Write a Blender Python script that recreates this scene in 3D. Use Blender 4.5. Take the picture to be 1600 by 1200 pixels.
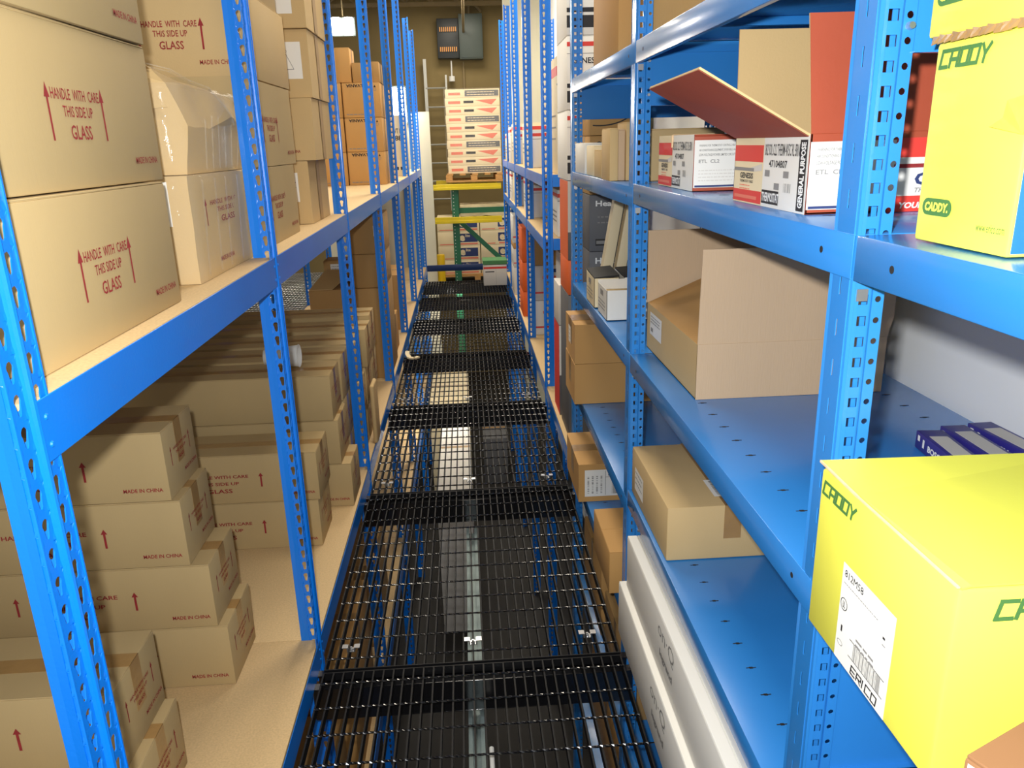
import bpy, bmesh, math, random
from mathutils import Vector, Matrix
random.seed(7)
for o in list(bpy.data.objects): bpy.data.objects.remove(o)
SC = bpy.context.scene
COL = SC.collection

# ------------------------------------------------------------------ camera
cam_data = bpy.data.cameras.new('camera')
cam_data.sensor_width = 36.0
cam_data.lens = 27.29
cam_data.clip_start = 0.02
cam_data.clip_end = 200
cam = bpy.data.objects.new('camera', cam_data)
COL.objects.link(cam)
cam.matrix_world = Matrix(((0.99775471, 0.04387787, -0.05059909, 0.0),
                           (-0.06132445, 0.29482909, -0.95358016, 0.0),
                           (-0.02692298, 0.95454206, 0.2968579, 1.6),
                           (0, 0, 0, 1)))
SC.camera = cam

# ------------------------------------------------------------------ light
world = bpy.data.worlds.new('world'); SC.world = world; world.use_nodes = True
world.node_tree.nodes['Background'].inputs[0].default_value = (1.0, 0.95, 0.88, 1)
world.node_tree.nodes['Background'].inputs[1].default_value = 0.32
SC.view_settings.view_transform = 'Standard'
SC.view_settings.look = 'None'
SC.view_settings.exposure = 0.1
SC.view_settings.gamma = 1.0
SC.view_settings.use_curve_mapping = False

def area(name, loc, size, power, color=(1, 1, 1), aim=None, sy=None, spread=None):
    l = bpy.data.lights.new(name, 'AREA'); l.energy = power; l.color = color
    l.shape = 'RECTANGLE' if sy else 'DISK'; l.size = size
    if sy: l.size_y = sy
    if spread: l.spread = spread
    o = bpy.data.objects.new(name, l); COL.objects.link(o); o.location = loc
    d = (Vector(aim) - Vector(loc)) if aim else Vector((0, 0, -1))
    o.rotation_euler = d.to_track_quat('-Z', 'Y').to_euler()
    return o
FLASH = area('camera_flash', (-0.045, 0.02, 1.668), 0.035, 36, (0.98, 0.99, 1.0), aim=(-0.03, 3, 0.75))
# high bay lamps of the warehouse ceiling
for i, (lx, ly, lp) in enumerate(((0.0, 0.4, 26), (0.0, 3.6, 42), (-0.1, 6.8, 60), (0.0, 9.4, 60), (-2.4, 4.5, 60), (-2.4, 8.5, 70), (0.0, 12.6, 34))):
    area('ceiling_lamp_light', (lx, ly, 3.7), 0.9, lp, (1.0, 0.90, 0.74), sy=0.9)
for i, (lx, ly, lp) in enumerate(((-0.25, 7.6, 13), (-0.2, 10.3, 8))):
    area('lower_level_light', (lx, ly, -0.35), 0.5, lp, (1.0, 0.93, 0.8), sy=0.5)

# ------------------------------------------------------------------ materials
MATS = {}
def _principled(name):
    m = bpy.data.materials.new(name); m.use_nodes = True
    return m, m.node_tree, m.node_tree.nodes['Principled BSDF']
def mat(name, col, rough=0.6, metal=0.0, var=0.0, scale=8.0, bump=0.0, bscale=60.0, coat=0.0, emit=None, estr=0.0, alpha=1.0, trans=0.0, spec=0.5, stretch=None):
    if name in MATS: return MATS[name]
    m, nt, b = _principled(name)
    b.inputs['Base Color'].default_value = (*col, 1)
    b.inputs['Roughness'].default_value = rough
    b.inputs['Metallic'].default_value = metal
    b.inputs['Specular IOR Level'].default_value = spec
    if coat: b.inputs['Coat Weight'].default_value = coat; b.inputs['Coat Roughness'].default_value = 0.12
    if alpha < 1: b.inputs['Alpha'].default_value = alpha
    if trans: b.inputs['Transmission Weight'].default_value = trans
    if emit: b.inputs['Emission Color'].default_value = (*emit, 1); b.inputs['Emission Strength'].default_value = estr
    tc = nt.nodes.new('ShaderNodeTexCoord'); mp = nt.nodes.new('ShaderNodeMapping')
    nt.links.new(tc.outputs['Object'], mp.inputs['Vector'])
    if stretch: mp.inputs['Scale'].default_value = stretch
    if var:
        n = nt.nodes.new('ShaderNodeTexNoise'); n.inputs['Scale'].default_value = scale; n.inputs['Detail'].default_value = 5
        nt.links.new(mp.outputs[0], n.inputs['Vector'])
        r = nt.nodes.new('ShaderNodeValToRGB')
        r.color_ramp.elements[0].position = 0.3; r.color_ramp.elements[1].position = 0.7
        r.color_ramp.elements[0].color = (*[max(0, c * (1 - var)) for c in col], 1)
        r.color_ramp.elements[1].color = (*[min(1, c * (1 + var)) for c in col], 1)
        nt.links.new(n.outputs['Fac'], r.inputs['Fac']); nt.links.new(r.outputs['Color'], b.inputs['Base Color'])
    if bump:
        n2 = nt.nodes.new('ShaderNodeTexNoise'); n2.inputs['Scale'].default_value = bscale; n2.inputs['Detail'].default_value = 3
        nt.links.new(mp.outputs[0], n2.inputs['Vector'])
        bp = nt.nodes.new('ShaderNodeBump'); bp.inputs['Strength'].default_value = bump; bp.inputs['Distance'].default_value = 0.004
        nt.links.new(n2.outputs['Fac'], bp.inputs['Height']); nt.links.new(bp.outputs[0], b.inputs['Normal'])
    MATS[name] = m
    return m
def s2l(r, g, b):
    f = lambda c: (c / 255 / 12.92) if c <= 10 else ((c / 255 + 0.055) / 1.055) ** 2.4
    return (f(r), f(g), f(b))
blue = mat('blue_rack_enamel', s2l(8, 122, 228), 0.33, var=0.05, scale=3, bump=0.08, bscale=140, coat=0.25)
blue2 = mat('blue_shelf_enamel', s2l(46, 130, 206), 0.27, var=0.05, scale=3, bump=0.03, bscale=160, coat=0.3)
card = mat('cardboard_tan', s2l(184, 159, 112), 0.8, var=0.06, scale=2.5, bump=0.05, bscale=220, stretch=(1, 1, 0.15))
card2 = mat('cardboard_brown', s2l(176, 138, 84), 0.8, var=0.06, scale=2.5, bump=0.12, bscale=220, stretch=(1, 1, 0.15))
cardP = mat('cardboard_pale', s2l(202, 173, 122), 0.8, var=0.05, scale=2.5, bump=0.1, bscale=200)
cardO = mat('cardboard_golden', s2l(196, 150, 88), 0.75, var=0.06, scale=2.5, bump=0.1, bscale=200)
cardG = mat('cardboard_greyish', s2l(196, 168, 135), 0.8, var=0.04, scale=3, bump=0.15, bscale=240, stretch=(1, 1, 0.1))
cardEdge = mat('cardboard_edge', s2l(222, 190, 150), 0.9, var=0.1, scale=80)
tapeM = mat('parcel_tape', s2l(164, 128, 78), 0.32, var=0.1, scale=14, bump=0.35, bscale=45, coat=0.4)
wrapM = mat('clear_plastic_film', (0.9, 0.86, 0.78), 0.08, bump=1.0, bscale=22, alpha=0.07, coat=0.5)
boardM = mat('particle_board', s2l(208, 178, 130), 0.75, var=0.10, scale=170, bump=0.08, bscale=200)
blackM = mat('black_enamel', (0.006, 0.006, 0.007), 0.5, bump=0.15, bscale=60, spec=0.2)
rodM = mat('black_gloss_enamel', (0.005, 0.005, 0.006), 0.16, spec=0.6, coat=0.3)
blueP = mat('blue_carton_print', s2l(40, 110, 200), 0.5)
zinc = mat('zinc_plated_steel', (0.55, 0.56, 0.57), 0.32, metal=0.85, var=0.1, scale=20)
chanM = mat('galvanized_channel', s2l(120, 135, 135), 0.45, metal=0.4, var=0.15, scale=12)
redI = mat('red_ink', s2l(150, 40, 42), 0.8, var=0.12, scale=60)
redB = mat('red_print_bright', s2l(222, 62, 52), 0.55)
pinkI = mat('pink_ink', s2l(228, 120, 95), 0.6)
blackI = mat('black_ink', s2l(28, 26, 30), 0.6)
greyI = mat('grey_ink', s2l(140, 138, 135), 0.7)
whiteI = mat('white_print', s2l(240, 240, 236), 0.6)
paper = mat('white_label_paper', s2l(238, 236, 228), 0.55, bump=0.05, bscale=40)
whiteC = mat('white_carton_board', s2l(232, 230, 222), 0.55, var=0.02, scale=4)
greyW = mat('white_carton_side', s2l(210, 205, 196), 0.6, var=0.03, scale=4)
creamC = mat('cream_carton_board', s2l(235, 218, 178), 0.6, var=0.03, scale=4)
yellowC = mat('yellow_carton_board', s2l(244, 240, 92), 0.42, var=0.02, scale=3, bump=0.04, bscale=60)
greenI = mat('green_ink', s2l(72, 120, 62), 0.55)
redbrown = mat('red_brown_carton_liner', s2l(168, 74, 46), 0.6, var=0.08, scale=4, bump=0.05, bscale=100)
orangeC = mat('orange_carton_board', s2l(222, 98, 34), 0.55, var=0.04, scale=4)
greyC = mat('dark_grey_carton_board', s2l(96, 97, 100), 0.55, var=0.04, scale=4)
navyC = mat('navy_carton_board', s2l(52, 48, 140), 0.4, var=0.08, scale=9)
navyI = mat('navy_ink', s2l(45, 60, 110), 0.6)
whitewall = mat('white_painted_wall', s2l(246, 248, 248), 0.85, var=0.02, scale=2)
brownwall = mat('olive_brown_painted_wall', s2l(140, 122, 80), 0.85, var=0.12, scale=1.2)
ceilM = mat('dark_brown_ceiling_deck', s2l(84, 68, 40), 0.9, var=0.15, scale=1.5)
joistM = mat('grey_brown_joist_paint', s2l(150, 132, 96), 0.8, var=0.1, scale=5)
palewall = mat('pale_cream_painted_panel', s2l(226, 222, 198), 0.85, var=0.04, scale=1.5)
floorM = mat('dark_concrete', s2l(34, 31, 28), 0.7, var=0.2, scale=2)
yellowM = mat('yellow_beam_enamel', s2l(214, 190, 20), 0.4, var=0.05, scale=5)
greenM = mat('green_upright_enamel', s2l(36, 104, 72), 0.45, var=0.06, scale=5)
woodM = mat('pallet_wood', s2l(196, 146, 84), 0.8, var=0.2, scale=14, stretch=(1, 6, 6))
panelM = mat('grey_electrical_enamel', s2l(78, 88, 84), 0.5, var=0.05, scale=5)
darkM = mat('dark_recess', (0.012, 0.012, 0.013), 0.7)
cupM = mat('white_foam', s2l(236, 236, 232), 0.6)
bollM = mat('bollard_yellow', s2l(245, 200, 10), 0.4)
alum = mat('pale_aluminium', s2l(196, 196, 188), 0.4, metal=0.5)
lampM = mat('lamp_glow', (1, 1, 1), 0.5, emit=(1.0, 0.97, 0.88), estr=14)
dullT = mat('dull_tape', s2l(172, 140, 92), 0.6)
amberT = mat('amber_loose_tape', s2l(226, 196, 84), 0.3, bump=.6, bscale=40)
card3 = mat('cardboard_dark_brown', s2l(138, 98, 62), 0.85, var=.06, scale=3)
lidG = mat('green_carton_lid', s2l(74, 130, 78), 0.6)
purpleM = mat('purple_carton_print', s2l(112, 96, 168), 0.6)

# ------------------------------------------------------------------ mesh helpers
class MB:
    def __init__(s): s.v = []; s.f = []
    def add(s, vs, fs):
        n = len(s.v); s.v += [tuple(v) for v in vs]; s.f += [tuple(i + n for i in f) for f in fs]; return s
    def box(s, x0, x1, y0, y1, z0, z1):
        return s.add([(x0, y0, z0), (x1, y0, z0), (x1, y1, z0), (x0, y1, z0), (x0, y0, z1), (x1, y0, z1), (x1, y1, z1), (x0, y1, z1)],
                     [(0, 3, 2, 1), (4, 5, 6, 7), (0, 1, 5, 4), (1, 2, 6, 5), (2, 3, 7, 6), (3, 0, 4, 7)])
    def tube(s, p, q, r, n=6, r2=None):
        p = Vector(p); q = Vector(q); d = (q - p).normalized(); a = d.orthogonal().normalized(); b = d.cross(a)
        r2 = r if r2 is None else r2
        vs = [p + (a * math.cos(t) + b * math.sin(t)) * r for t in [i * 2 * math.pi / n for i in range(n)]]
        vs += [q + (a * math.cos(t) + b * math.sin(t)) * r2 for t in [i * 2 * math.pi / n for i in range(n)]]
        return s.add(vs, [(i, (i + 1) % n, n + (i + 1) % n, n + i) for i in range(n)] + [tuple(range(n))[::-1], tuple(range(n, 2 * n))])
    def bar(s, p, q, w, h, up=(0, 0, 1)):
        p = Vector(p); q = Vector(q); d = (q - p).normalized(); u = Vector(up); a = d.cross(u).normalized(); u = a.cross(d)
        vs = []
        for c in (p, q):
            for sa, su in ((-1, -1), (1, -1), (1, 1), (-1, 1)): vs.append(c + a * sa * w / 2 + u * su * h / 2)
        return s.add(vs, [(0, 1, 2, 3), (7, 6, 5, 4), (0, 4, 5, 1), (1, 5, 6, 2), (2, 6, 7, 3), (3, 7, 4, 0)])
    def slab(s, pts, t, n=None):
        """polygon of 3D points given thickness t along its normal"""
        P = [Vector(p) for p in pts]
        N = n and Vector(n) or (P[1] - P[0]).cross(P[2] - P[0]).normalized()
        k = len(P)
        return s.add(P + [p - N * t for p in P], [tuple(range(k)), tuple(range(2 * k - 1, k - 1, -1))] + [(i, k + i, k + (i + 1) % k, (i + 1) % k) for i in range(k)])
    def mesh(s, name):
        me = bpy.data.meshes.new(name); me.from_pydata(s.v, [], s.f); me.update()
        bm = bmesh.new(); bm.from_mesh(me); bmesh.ops.recalc_face_normals(bm, faces=bm.faces); bm.to_mesh(me); bm.free()
        return me
def link(name, me, m, parent=None, loc=(0, 0, 0), rot=(0, 0, 0), bevel=0.0, seg=2, smooth=False):
    if isinstance(me, MB): me = me.mesh(name)
    if m and not me.materials: me.materials.append(m)
    if bevel:
        bm = bmesh.new(); bm.from_mesh(me)
        es = [e for e in bm.edges if len(e.link_faces) == 2 and e.calc_face_angle(0) > 0.6]
        bmesh.ops.bevel(bm, geom=es, offset=bevel, segments=seg, profile=0.5, affect='EDGES', clamp_overlap=True)
        bm.to_mesh(me); bm.free()
        for p in me.polygons: p.use_smooth = True
        try: me.set_sharp_from_angle(angle=0.7)
        except Exception: pass
    if smooth:
        for p in me.polygons: p.use_smooth = True
    o = bpy.data.objects.new(name, me); COL.objects.link(o)
    if parent: o.parent = parent
    o.location = loc; o.rotation_euler = rot
    return o
def tag(o, label=None, cat=None, group=None, kind=None):
    if label: o['label'] = label
    if cat: o['category'] = cat
    if group: o['group'] = group
    if kind: o['kind'] = kind
    return o
def thing(name, label, cat, loc=(0, 0, 0), rz=0.0, group=None):
    o = bpy.data.objects.new(name, None); COL.objects.link(o); o.empty_display_size = 0.05
    o.location = loc; o.rotation_euler = (0, 0, rz)
    return tag(o, label, cat, group)
def struct(name, mb, m, bevel=0.0):
    return tag(link(name, mb, m, bevel=bevel), kind='structure')
def dup(root, loc, rz=None, label=None, group=None):
    r = root.copy(); COL.objects.link(r); r.location = loc
    if rz is not None: r.rotation_euler = (0, 0, rz)
    if label: r['label'] = label
    if group: r['group'] = group
    for ch in list(root.children):
        c = ch.copy(); COL.objects.link(c); c.parent = r
        for g in list(ch.children):
            d = g.copy(); COL.objects.link(d); d.parent = c
    return r

# text outlines as flat meshes
_T = {}
def text_geo(s, bold=0.0):
    k = (s, bold)
    if k not in _T:
        cu = bpy.data.curves.new('t', 'FONT'); cu.body = s; cu.resolution_u = 2; cu.offset = bold
        ob = bpy.data.objects.new('t', cu)
        me = bpy.data.meshes.new_from_object(ob)
        vs = [(v.co.x, v.co.y) for v in me.vertices]; fs = [tuple(p.vertices) for p in me.polygons]
        bpy.data.objects.remove(ob); bpy.data.curves.remove(cu); bpy.data.meshes.remove(me)
        x0 = min(v[0] for v in vs); x1 = max(v[0] for v in vs); y0 = min(v[1] for v in vs); y1 = max(v[1] for v in vs)
        _T[k] = ([((x - x0) / (x1 - x0), (y - y0) / (y1 - y0)) for x, y in vs], fs, (x1 - x0) / (y1 - y0))
    return _T[k]
class Decal:
    """flat print laid on a face: origin O, axes U (right) and V (up), normal N"""
    def __init__(s, O, U, V, N):
        s.O, s.U, s.V, s.N = Vector(O), Vector(U), Vector(V), Vector(N); s.m = {}
    def put(s, pts, fs, m, lift):
        mb = s.m.setdefault((m.name), (MB(), m))[0]
        mb.add([s.O + s.U * u + s.V * v + s.N * lift for u, v in pts], fs)
    def rect(s, u0, v0, u1, v1, m, lift=0.0008):
        s.put([(u0, v0), (u1, v0), (u1, v1), (u0, v1)], [(0, 1, 2, 3)], m, lift)
    def poly(s, pts, m, lift=0.0008): s.put(pts, [tuple(range(len(pts)))], m, lift)
    def text(s, t, u, v, h, m, w=None, bold=0.02, rot=0, lift=0.0014, al='l', shear=0.0):
        g, fs, asp = text_geo(t, bold); w = w or h * asp
        off = {'l': 0, 'c': -w / 2, 'r': -w}[al]; c, sn = math.cos(rot), math.sin(rot); out = []
        for a, b in g:
            x = a * w + off + shear * b * h; y = b * h; out.append((u + x * c - y * sn, v + x * sn + y * c))
        s.put(out, fs, m, lift)
    def stroke(s, t, u, v, w, h, m, sw=.25, sl=.22, lift=.0012):
        """squared block capitals made of strokes"""
        G = {'C': [(1, 1, 0, 1), (0, 1, 0, 0), (0, 0, 1, 0)], 'A': [(0, 0, 0, 1), (0, 1, 1, 1), (1, 1, 1, 0), (0, .42, 1, .42)], 'D': [(0, 0, 0, 1), (0, 1, 1, 1), (1, 1, 1, 0), (1, 0, 0, 0)],
             'Y': [(0, 1, .5, .45), (1, 1, .5, .45), (.5, .45, .5, 0)], 'E': [(1, 1, 0, 1), (0, 1, 0, 0), (0, 0, 1, 0), (0, .5, .9, .5)], 'R': [(0, 0, 0, 1), (0, 1, 1, 1), (1, 1, 1, .5), (1, .5, 0, .5), (.5, .5, 1, 0)],
             'I': [(0, 0, 0, 1)], 'O': [(0, 0, 0, 1), (0, 1, 1, 1), (1, 1, 1, 0), (1, 0, 0, 0)]}
        adv = [.35 if c == 'I' else 1.0 for c in t]; cw = w / (sum(adv) + .32 * (len(t) - 1)); x = u; k = h * sw / 2
        for c, ad in zip(t, adv):
            for kk, (x0, y0, x1, y1) in enumerate(G[c]):
                W_ = cw * (1 if ad == 1 else 0)
                p = Vector((x + x0 * W_ + sl * y0 * h, v + y0 * h)); q = Vector((x + x1 * W_ + sl * y1 * h, v + y1 * h))
                e = (q - p).normalized(); n = Vector((-e.y, e.x)) * k; p = p - e * k * .9; q = q + e * k * .9
                s.put([tuple(p - n), tuple(q - n), tuple(q + n), tuple(p + n)], [(0, 1, 2, 3)], m, lift + kk * .00015)
            x += cw * ad + cw * .32
    def arc(s, u, v, r, ry, t, m, W, H, n=60):
        for i in range(n):
            a0, a1 = i * 2 * math.pi / n, (i + 1) * 2 * math.pi / n
            P_ = [(u + r * math.cos(a0), v + ry * math.sin(a0)), (u + r * math.cos(a1), v + ry * math.sin(a1)), (u + (r - t) * math.cos(a1), v + (ry - t) * math.sin(a1)), (u + (r - t) * math.cos(a0), v + (ry - t) * math.sin(a0))]
            if all(0 < x < W and 0 < y < H for x, y in P_): s.put(P_, [(0, 1, 2, 3)], m, .0014)
    def ring(s, u, v, r, t, m, n=20, ry=None):
        ry = ry or r; pts = []; fs = []
        for i in range(n):
            a = i * 2 * math.pi / n; pts += [(u + r * math.cos(a), v + ry * math.sin(a)), (u + (r - t) * math.cos(a), v + (ry - t) * math.sin(a))]
            j = (i + 1) % n; fs.append((2 * i, 2 * j, 2 * j + 1, 2 * i + 1))
        s.put(pts, fs, m, 0.0014)
    def arrow(s, u, v, h, m, hw=0.011, sw=0.0035):
        s.poly([(u - sw, v), (u + sw, v), (u + sw, v + h * .74), (u + hw, v + h * .74), (u, v + h), (u - hw, v + h * .74), (u - sw, v + h * .74)], m)
    def bars(s, u0, v0, u1, v1, m, n=22, vert=True):
        rnd = random.Random(int(u0 * 999 + n)); x = 0.0; L = (u1 - u0) if vert else (v1 - v0); st = L / n
        for i in range(n):
            w = st * rnd.choice((.25, .45, .7)); a = i * st
            if vert: s.rect(u0 + a, v0, u0 + a + w, v1, m, 0.0014)
            else: s.rect(u0, v0 + a, u1, v0 + a + w, m, 0.0014)
    def lines(s, u0, v0, u1, n, dv, h, m):
        rnd = random.Random(int(u0 * 777 + n))
        for i in range(n):
            x = u0; v = v0 - i * dv
            while x < u1 - .004:
                w = min(rnd.uniform(.3, 1) * h * 5, u1 - x); s.rect(x, v, x + w, v + h, m, 0.0014); x += w + h * .9
def face(dims, f):
    """face frame of a box of half sizes a,b and height h, base at z=0"""
    a, b, h = dims
    return {'-y': Decal((-a, -b, 0), (1, 0, 0), (0, 0, 1), (0, -1, 0)), '+x': Decal((a, -b, 0), (0, 1, 0), (0, 0, 1), (1, 0, 0)),
            '-x': Decal((-a, b, 0), (0, -1, 0), (0, 0, 1), (-1, 0, 0)), '+y': Decal((a, b, 0), (-1, 0, 0), (0, 0, 1), (0, 1, 0)),
            '+z': Decal((-a, -b, h), (1, 0, 0), (0, 1, 0), (0, 0, 1))}[f]
def rough_body(a, b, h, amp, seed, n=7):
    """a cardboard body with dented faces and rounded edges"""
    bm = bmesh.new(); bmesh.ops.create_cube(bm, size=1.0)
    bmesh.ops.subdivide_edges(bm, edges=bm.edges[:], cuts=n, use_grid_fill=True)
    rnd = random.Random(seed)
    from mathutils import noise
    for v in bm.verts:
        v.co = Vector((v.co.x * 2 * a, v.co.y * 2 * b, (v.co.z + .5) * h))
        q = v.co * 9 + Vector((seed * 3.1, seed * 1.7, 0)); d = Vector((noise.noise(q), noise.noise(q + Vector((9, 0, 0))), noise.noise(q + Vector((0, 9, 0)))))
        v.co += d * amp
        if v.co.z < 0.004: v.co.z = 0.0
        v.co.z = min(v.co.z, h)
    me = bpy.data.meshes.new('body'); bm.to_mesh(me); bm.free()
    for p in me.polygons: p.use_smooth = True
    try: me.set_sharp_from_angle(angle=0.7)
    except Exception: pass
    return me
def carton(label, x0, x1, y0, y1, z0, z1, m=None, rz=0.0, group=None, cat='box', name='cardboard_box', seam='x', tape=True, deco=None, rough=0.0, flaps=True, bev=0.0025, tw=0.024):
    m = m or card
    a, b, h = (x1 - x0) / 2 - .0008, (y1 - y0) / 2 - .0008, z1 - z0 - .0012
    t = thing(name, label, cat, ((x0 + x1) / 2, (y0 + y1) / 2, z0 + .0006), rz, group)
    ft = .0035 if flaps else 0
    if rough: body = link('body', rough_body(a, b, h - ft, rough, int(abs(x0) * 97 + z0 * 31)), m, t)
    else: body = link('body', MB().box(-a, a, -b, b, 0, h - ft), m, t, bevel=bev)
    if flaps:
        for s in (-1, 1):
            if seam == 'x': mb = MB().box(-a + .001, a - .001, min(s * .0012, s * (b - .001)), max(s * .0012, s * (b - .001)), h - ft, h)
            else: mb = MB().box(min(s * .0012, s * (a - .001)), max(s * .0012, s * (a - .001)), -b + .001, b - .001, h - ft, h)
            link('flap', mb, m, t, bevel=.001, seg=1)
    if tape:
        mb = MB(); d = min(.16, h * .62)
        if seam == 'x':
            mb.box(-a - .0006, a + .0006, -tw, tw, h, h + .0005)
            for s in (-1, 1): mb.box(min(s * a, s * (a + .0006)), max(s * a, s * (a + .0006)), -tw, tw, h - d, h + .0005)
        else:
            mb.box(-tw, tw, -b - .0006, b + .0006, h, h + .0005)
            for s in (-1, 1): mb.box(-tw, tw, min(s * b, s * (b + .0006)), max(s * b, s * (b + .0006)), h - d, h + .0005)
        link('tape', mb, tapeM, t)
    if deco:
        apply_print(t, body, deco((a, b, h)))
    return t
def print_into(me, parts):
    """lay printed shapes into a mesh, one material slot per colour"""
    bm = bmesh.new(); bm.from_mesh(me)
    for mb, mm in parts:
        if mm.name not in [m_.name for m_ in me.materials]: me.materials.append(mm)
        idx = [m_.name for m_ in me.materials].index(mm.name)
        vs = [bm.verts.new(v) for v in mb.v]
        for f in mb.f:
            try: nf = bm.faces.new([vs[i] for i in f])
            except ValueError: continue
            nf.material_index = idx; nf.smooth = False
    bm.to_mesh(me); bm.free()
def apply_print(root, body, ds):
    if body.data.users > 1: body.data = body.data.copy()
    pb = []
    for d in ds:
        has = paper.name in d.m
        onlab = [(mb, mm) for mb, mm in d.m.values() if has and mm in (paper, greyI, blackI)]
        pb += [(mb, mm) for mb, mm in d.m.values() if not (has and mm in (paper, greyI, blackI))]
        if onlab:
            me = bpy.data.meshes.new('shipping_label'); onlab.sort(key=lambda q: q[1] is not paper); print_into(me, onlab)
            link('shipping_label', me, None, root)
    if pb: print_into(body.data, pb)
# ------------------------------------------------------------------ setting
struct('wall_right', MB().box(1.2, 1.3, -1.5, 14.0, -2.5, 4.0), whitewall)
struct('wall_back', MB().box(-7.0, 1.3, 14.0, 14.15, -2.5, 4.0), brownwall)
struct('floor', MB().box(-7.0, 1.3, -3.0, 14.15, -2.6, -2.5), floorM)
struct('ceiling', MB().box(-7.0, 1.3, -1.5, 14.15, 4.0, 4.1), ceilM)
struct('wall_far_right', MB().box(0.62, 1.19, 11.3, 11.45, -2.5, 3.98), palewall)
struct('wall_far_left', MB().box(-1.9, -0.42, 10.9, 10.97, -2.5, 2.02), palewall)
mb = MB()
for y in (12.2, 13.6):
    mb.box(-7, 1.15, y - .03, y + .03, 3.93, 3.99); mb.box(-7, 1.15, y - .03, y + .03, 3.70, 3.76)
    for i in range(20):
        x = -7 + i * .4; mb.bar((x, y, 3.93), (x + .2, y, 3.76), .02, .02); mb.bar((x + .2, y, 3.76), (x + .4, y, 3.93), .02, .02)
struct('trim_1', mb, joistM)
struct('trim_2', MB().tube((-0.62, 9.0, 3.86), (-0.62, 13.9, 3.86), .03, 8).tube((0.1, 11.5, 3.8), (0.1, 13.95, 3.3), .02, 8), joistM)

# ------------------------------------------------------------------ plates with holes
def cellgeo(u0, u1, uc, hole, pitch):
    """ring of quads round one hole; hole = list of (du,dv) about the cell middle, star shaped"""
    L, Rr = u0 - uc, u1 - uc; H = pitch / 2
    ang = [math.atan2(dv, du) for du, dv in hole] + [math.atan2(sv * H, su) for su in (L, Rr) for sv in (-1, 1)]
    ang = sorted(set(round(a, 5) for a in ang)); vs = []
    for a in ang:
        c, s = math.cos(a), math.sin(a); best = 0
        for i in range(len(hole)):
            (ax, ay), (bx, by) = hole[i], hole[(i + 1) % len(hole)]
            ex, ey = bx - ax, by - ay; den = c * ey - s * ex
            if abs(den) < 1e-12: continue
            t = (ax * ey - ay * ex) / den; w = (ax * s - ay * c) / den
            if t > 0 and -1e-6 <= w <= 1 + 1e-6: best = max(best, t)
        tr = min([t for t in ((Rr / c if c > 1e-9 else 1e9), (L / c if c < -1e-9 else 1e9), (H / s if s > 1e-9 else 1e9), (-H / s if s < -1e-9 else 1e9))])
        vs.append((uc + c * best, s * best)); vs.append((uc + c * tr, s * tr))
    n = len(ang)
    return vs, [(2 * i, 2 * i + 1, 2 * ((i + 1) % n) + 1, 2 * ((i + 1) % n)) for i in range(n)]
def keyhole(r, r2, l):
    p = [(r * math.cos(a), l * .35 + r * math.sin(a)) for a in [math.radians(d) for d in (-40, -10, 20, 55, 90, 125, 160, 190, 220)]]
    return p + [(-r2, -l * .5), (-r2 * .4, -l * .62), (r2 * .4, -l * .62), (r2, -l * .5)]
def circle(r, n=10): return [(r * math.cos(i * 2 * math.pi / n), r * math.sin(i * 2 * math.pi / n)) for i in range(n)]
def sq(w, h): return [(w, -h), (w, h), (-w, h), (-w, -h)]
def holed(cols, pitch, z0, z1, to3, bmv):
    """cols: list of (u0,u1,uc,hole or None)"""
    n = int(round((z1 - z0) / pitch))
    for (u0, u1, uc, hole) in cols:
        if hole is None:
            bmv.add([to3(u0, z0), to3(u1, z0), to3(u1, z0 + n * pitch), to3(u0, z0 + n * pitch)], [(0, 1, 2, 3)]); continue
        vs, fs = cellgeo(u0, u1, uc, hole, pitch)
        for i in range(n):
            zc = z0 + (i + .5) * pitch
            bmv.add([to3(u, zc + v) for u, v in vs], fs)
def solid(mb, t, name):
    me = mb.mesh(name); bm = bmesh.new(); bm.from_mesh(me)
    bmesh.ops.remove_doubles(bm, verts=bm.verts, dist=1e-5)
    bmesh.ops.solidify(bm, geom=bm.faces[:], thickness=t); bm.to_mesh(me); bm.free(); return me
ZB = -2.5
def tpost_mesh(zt, phase=0.0):
    mb = MB(); kh = keyhole(.0078, .0036, .022)
    holed([(-.041, -.005, -.023, kh), (-.005, .005, 0, None), (.005, .041, .023, kh)], .0425, ZB + phase, zt, lambda u, v: (0, u, v), mb)
    holed([(-.058, -.030, -.04, None), (-.030, -.003, -.017, kh)], .0425, ZB + phase, zt, lambda u, v: (u, 0, v), mb)
    me = solid(mb, .0016, 'rack_post')
    b2 = MB(); b2.tube((.001, 0, ZB), (.001, 0, zt - .01), .008, 10)
    b2.box(-.0005, .0022, -.0435, -.0405, ZB, zt - .01); b2.box(-.0005, .0022, .0405, .0435, ZB, zt - .01)
    bm = bmesh.new(); bm.from_mesh(me); m2 = b2.mesh('x'); bm.from_mesh(m2); bm.to_mesh(me); bm.free(); bpy.data.meshes.remove(m2)
    return me
tp = tpost_mesh(3.0)
tp.materials.append(blue)
tpr = tp.copy(); 
for v in tpr.vertices: v.co.x = -v.co.x
tpr.flip_normals()

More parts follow.
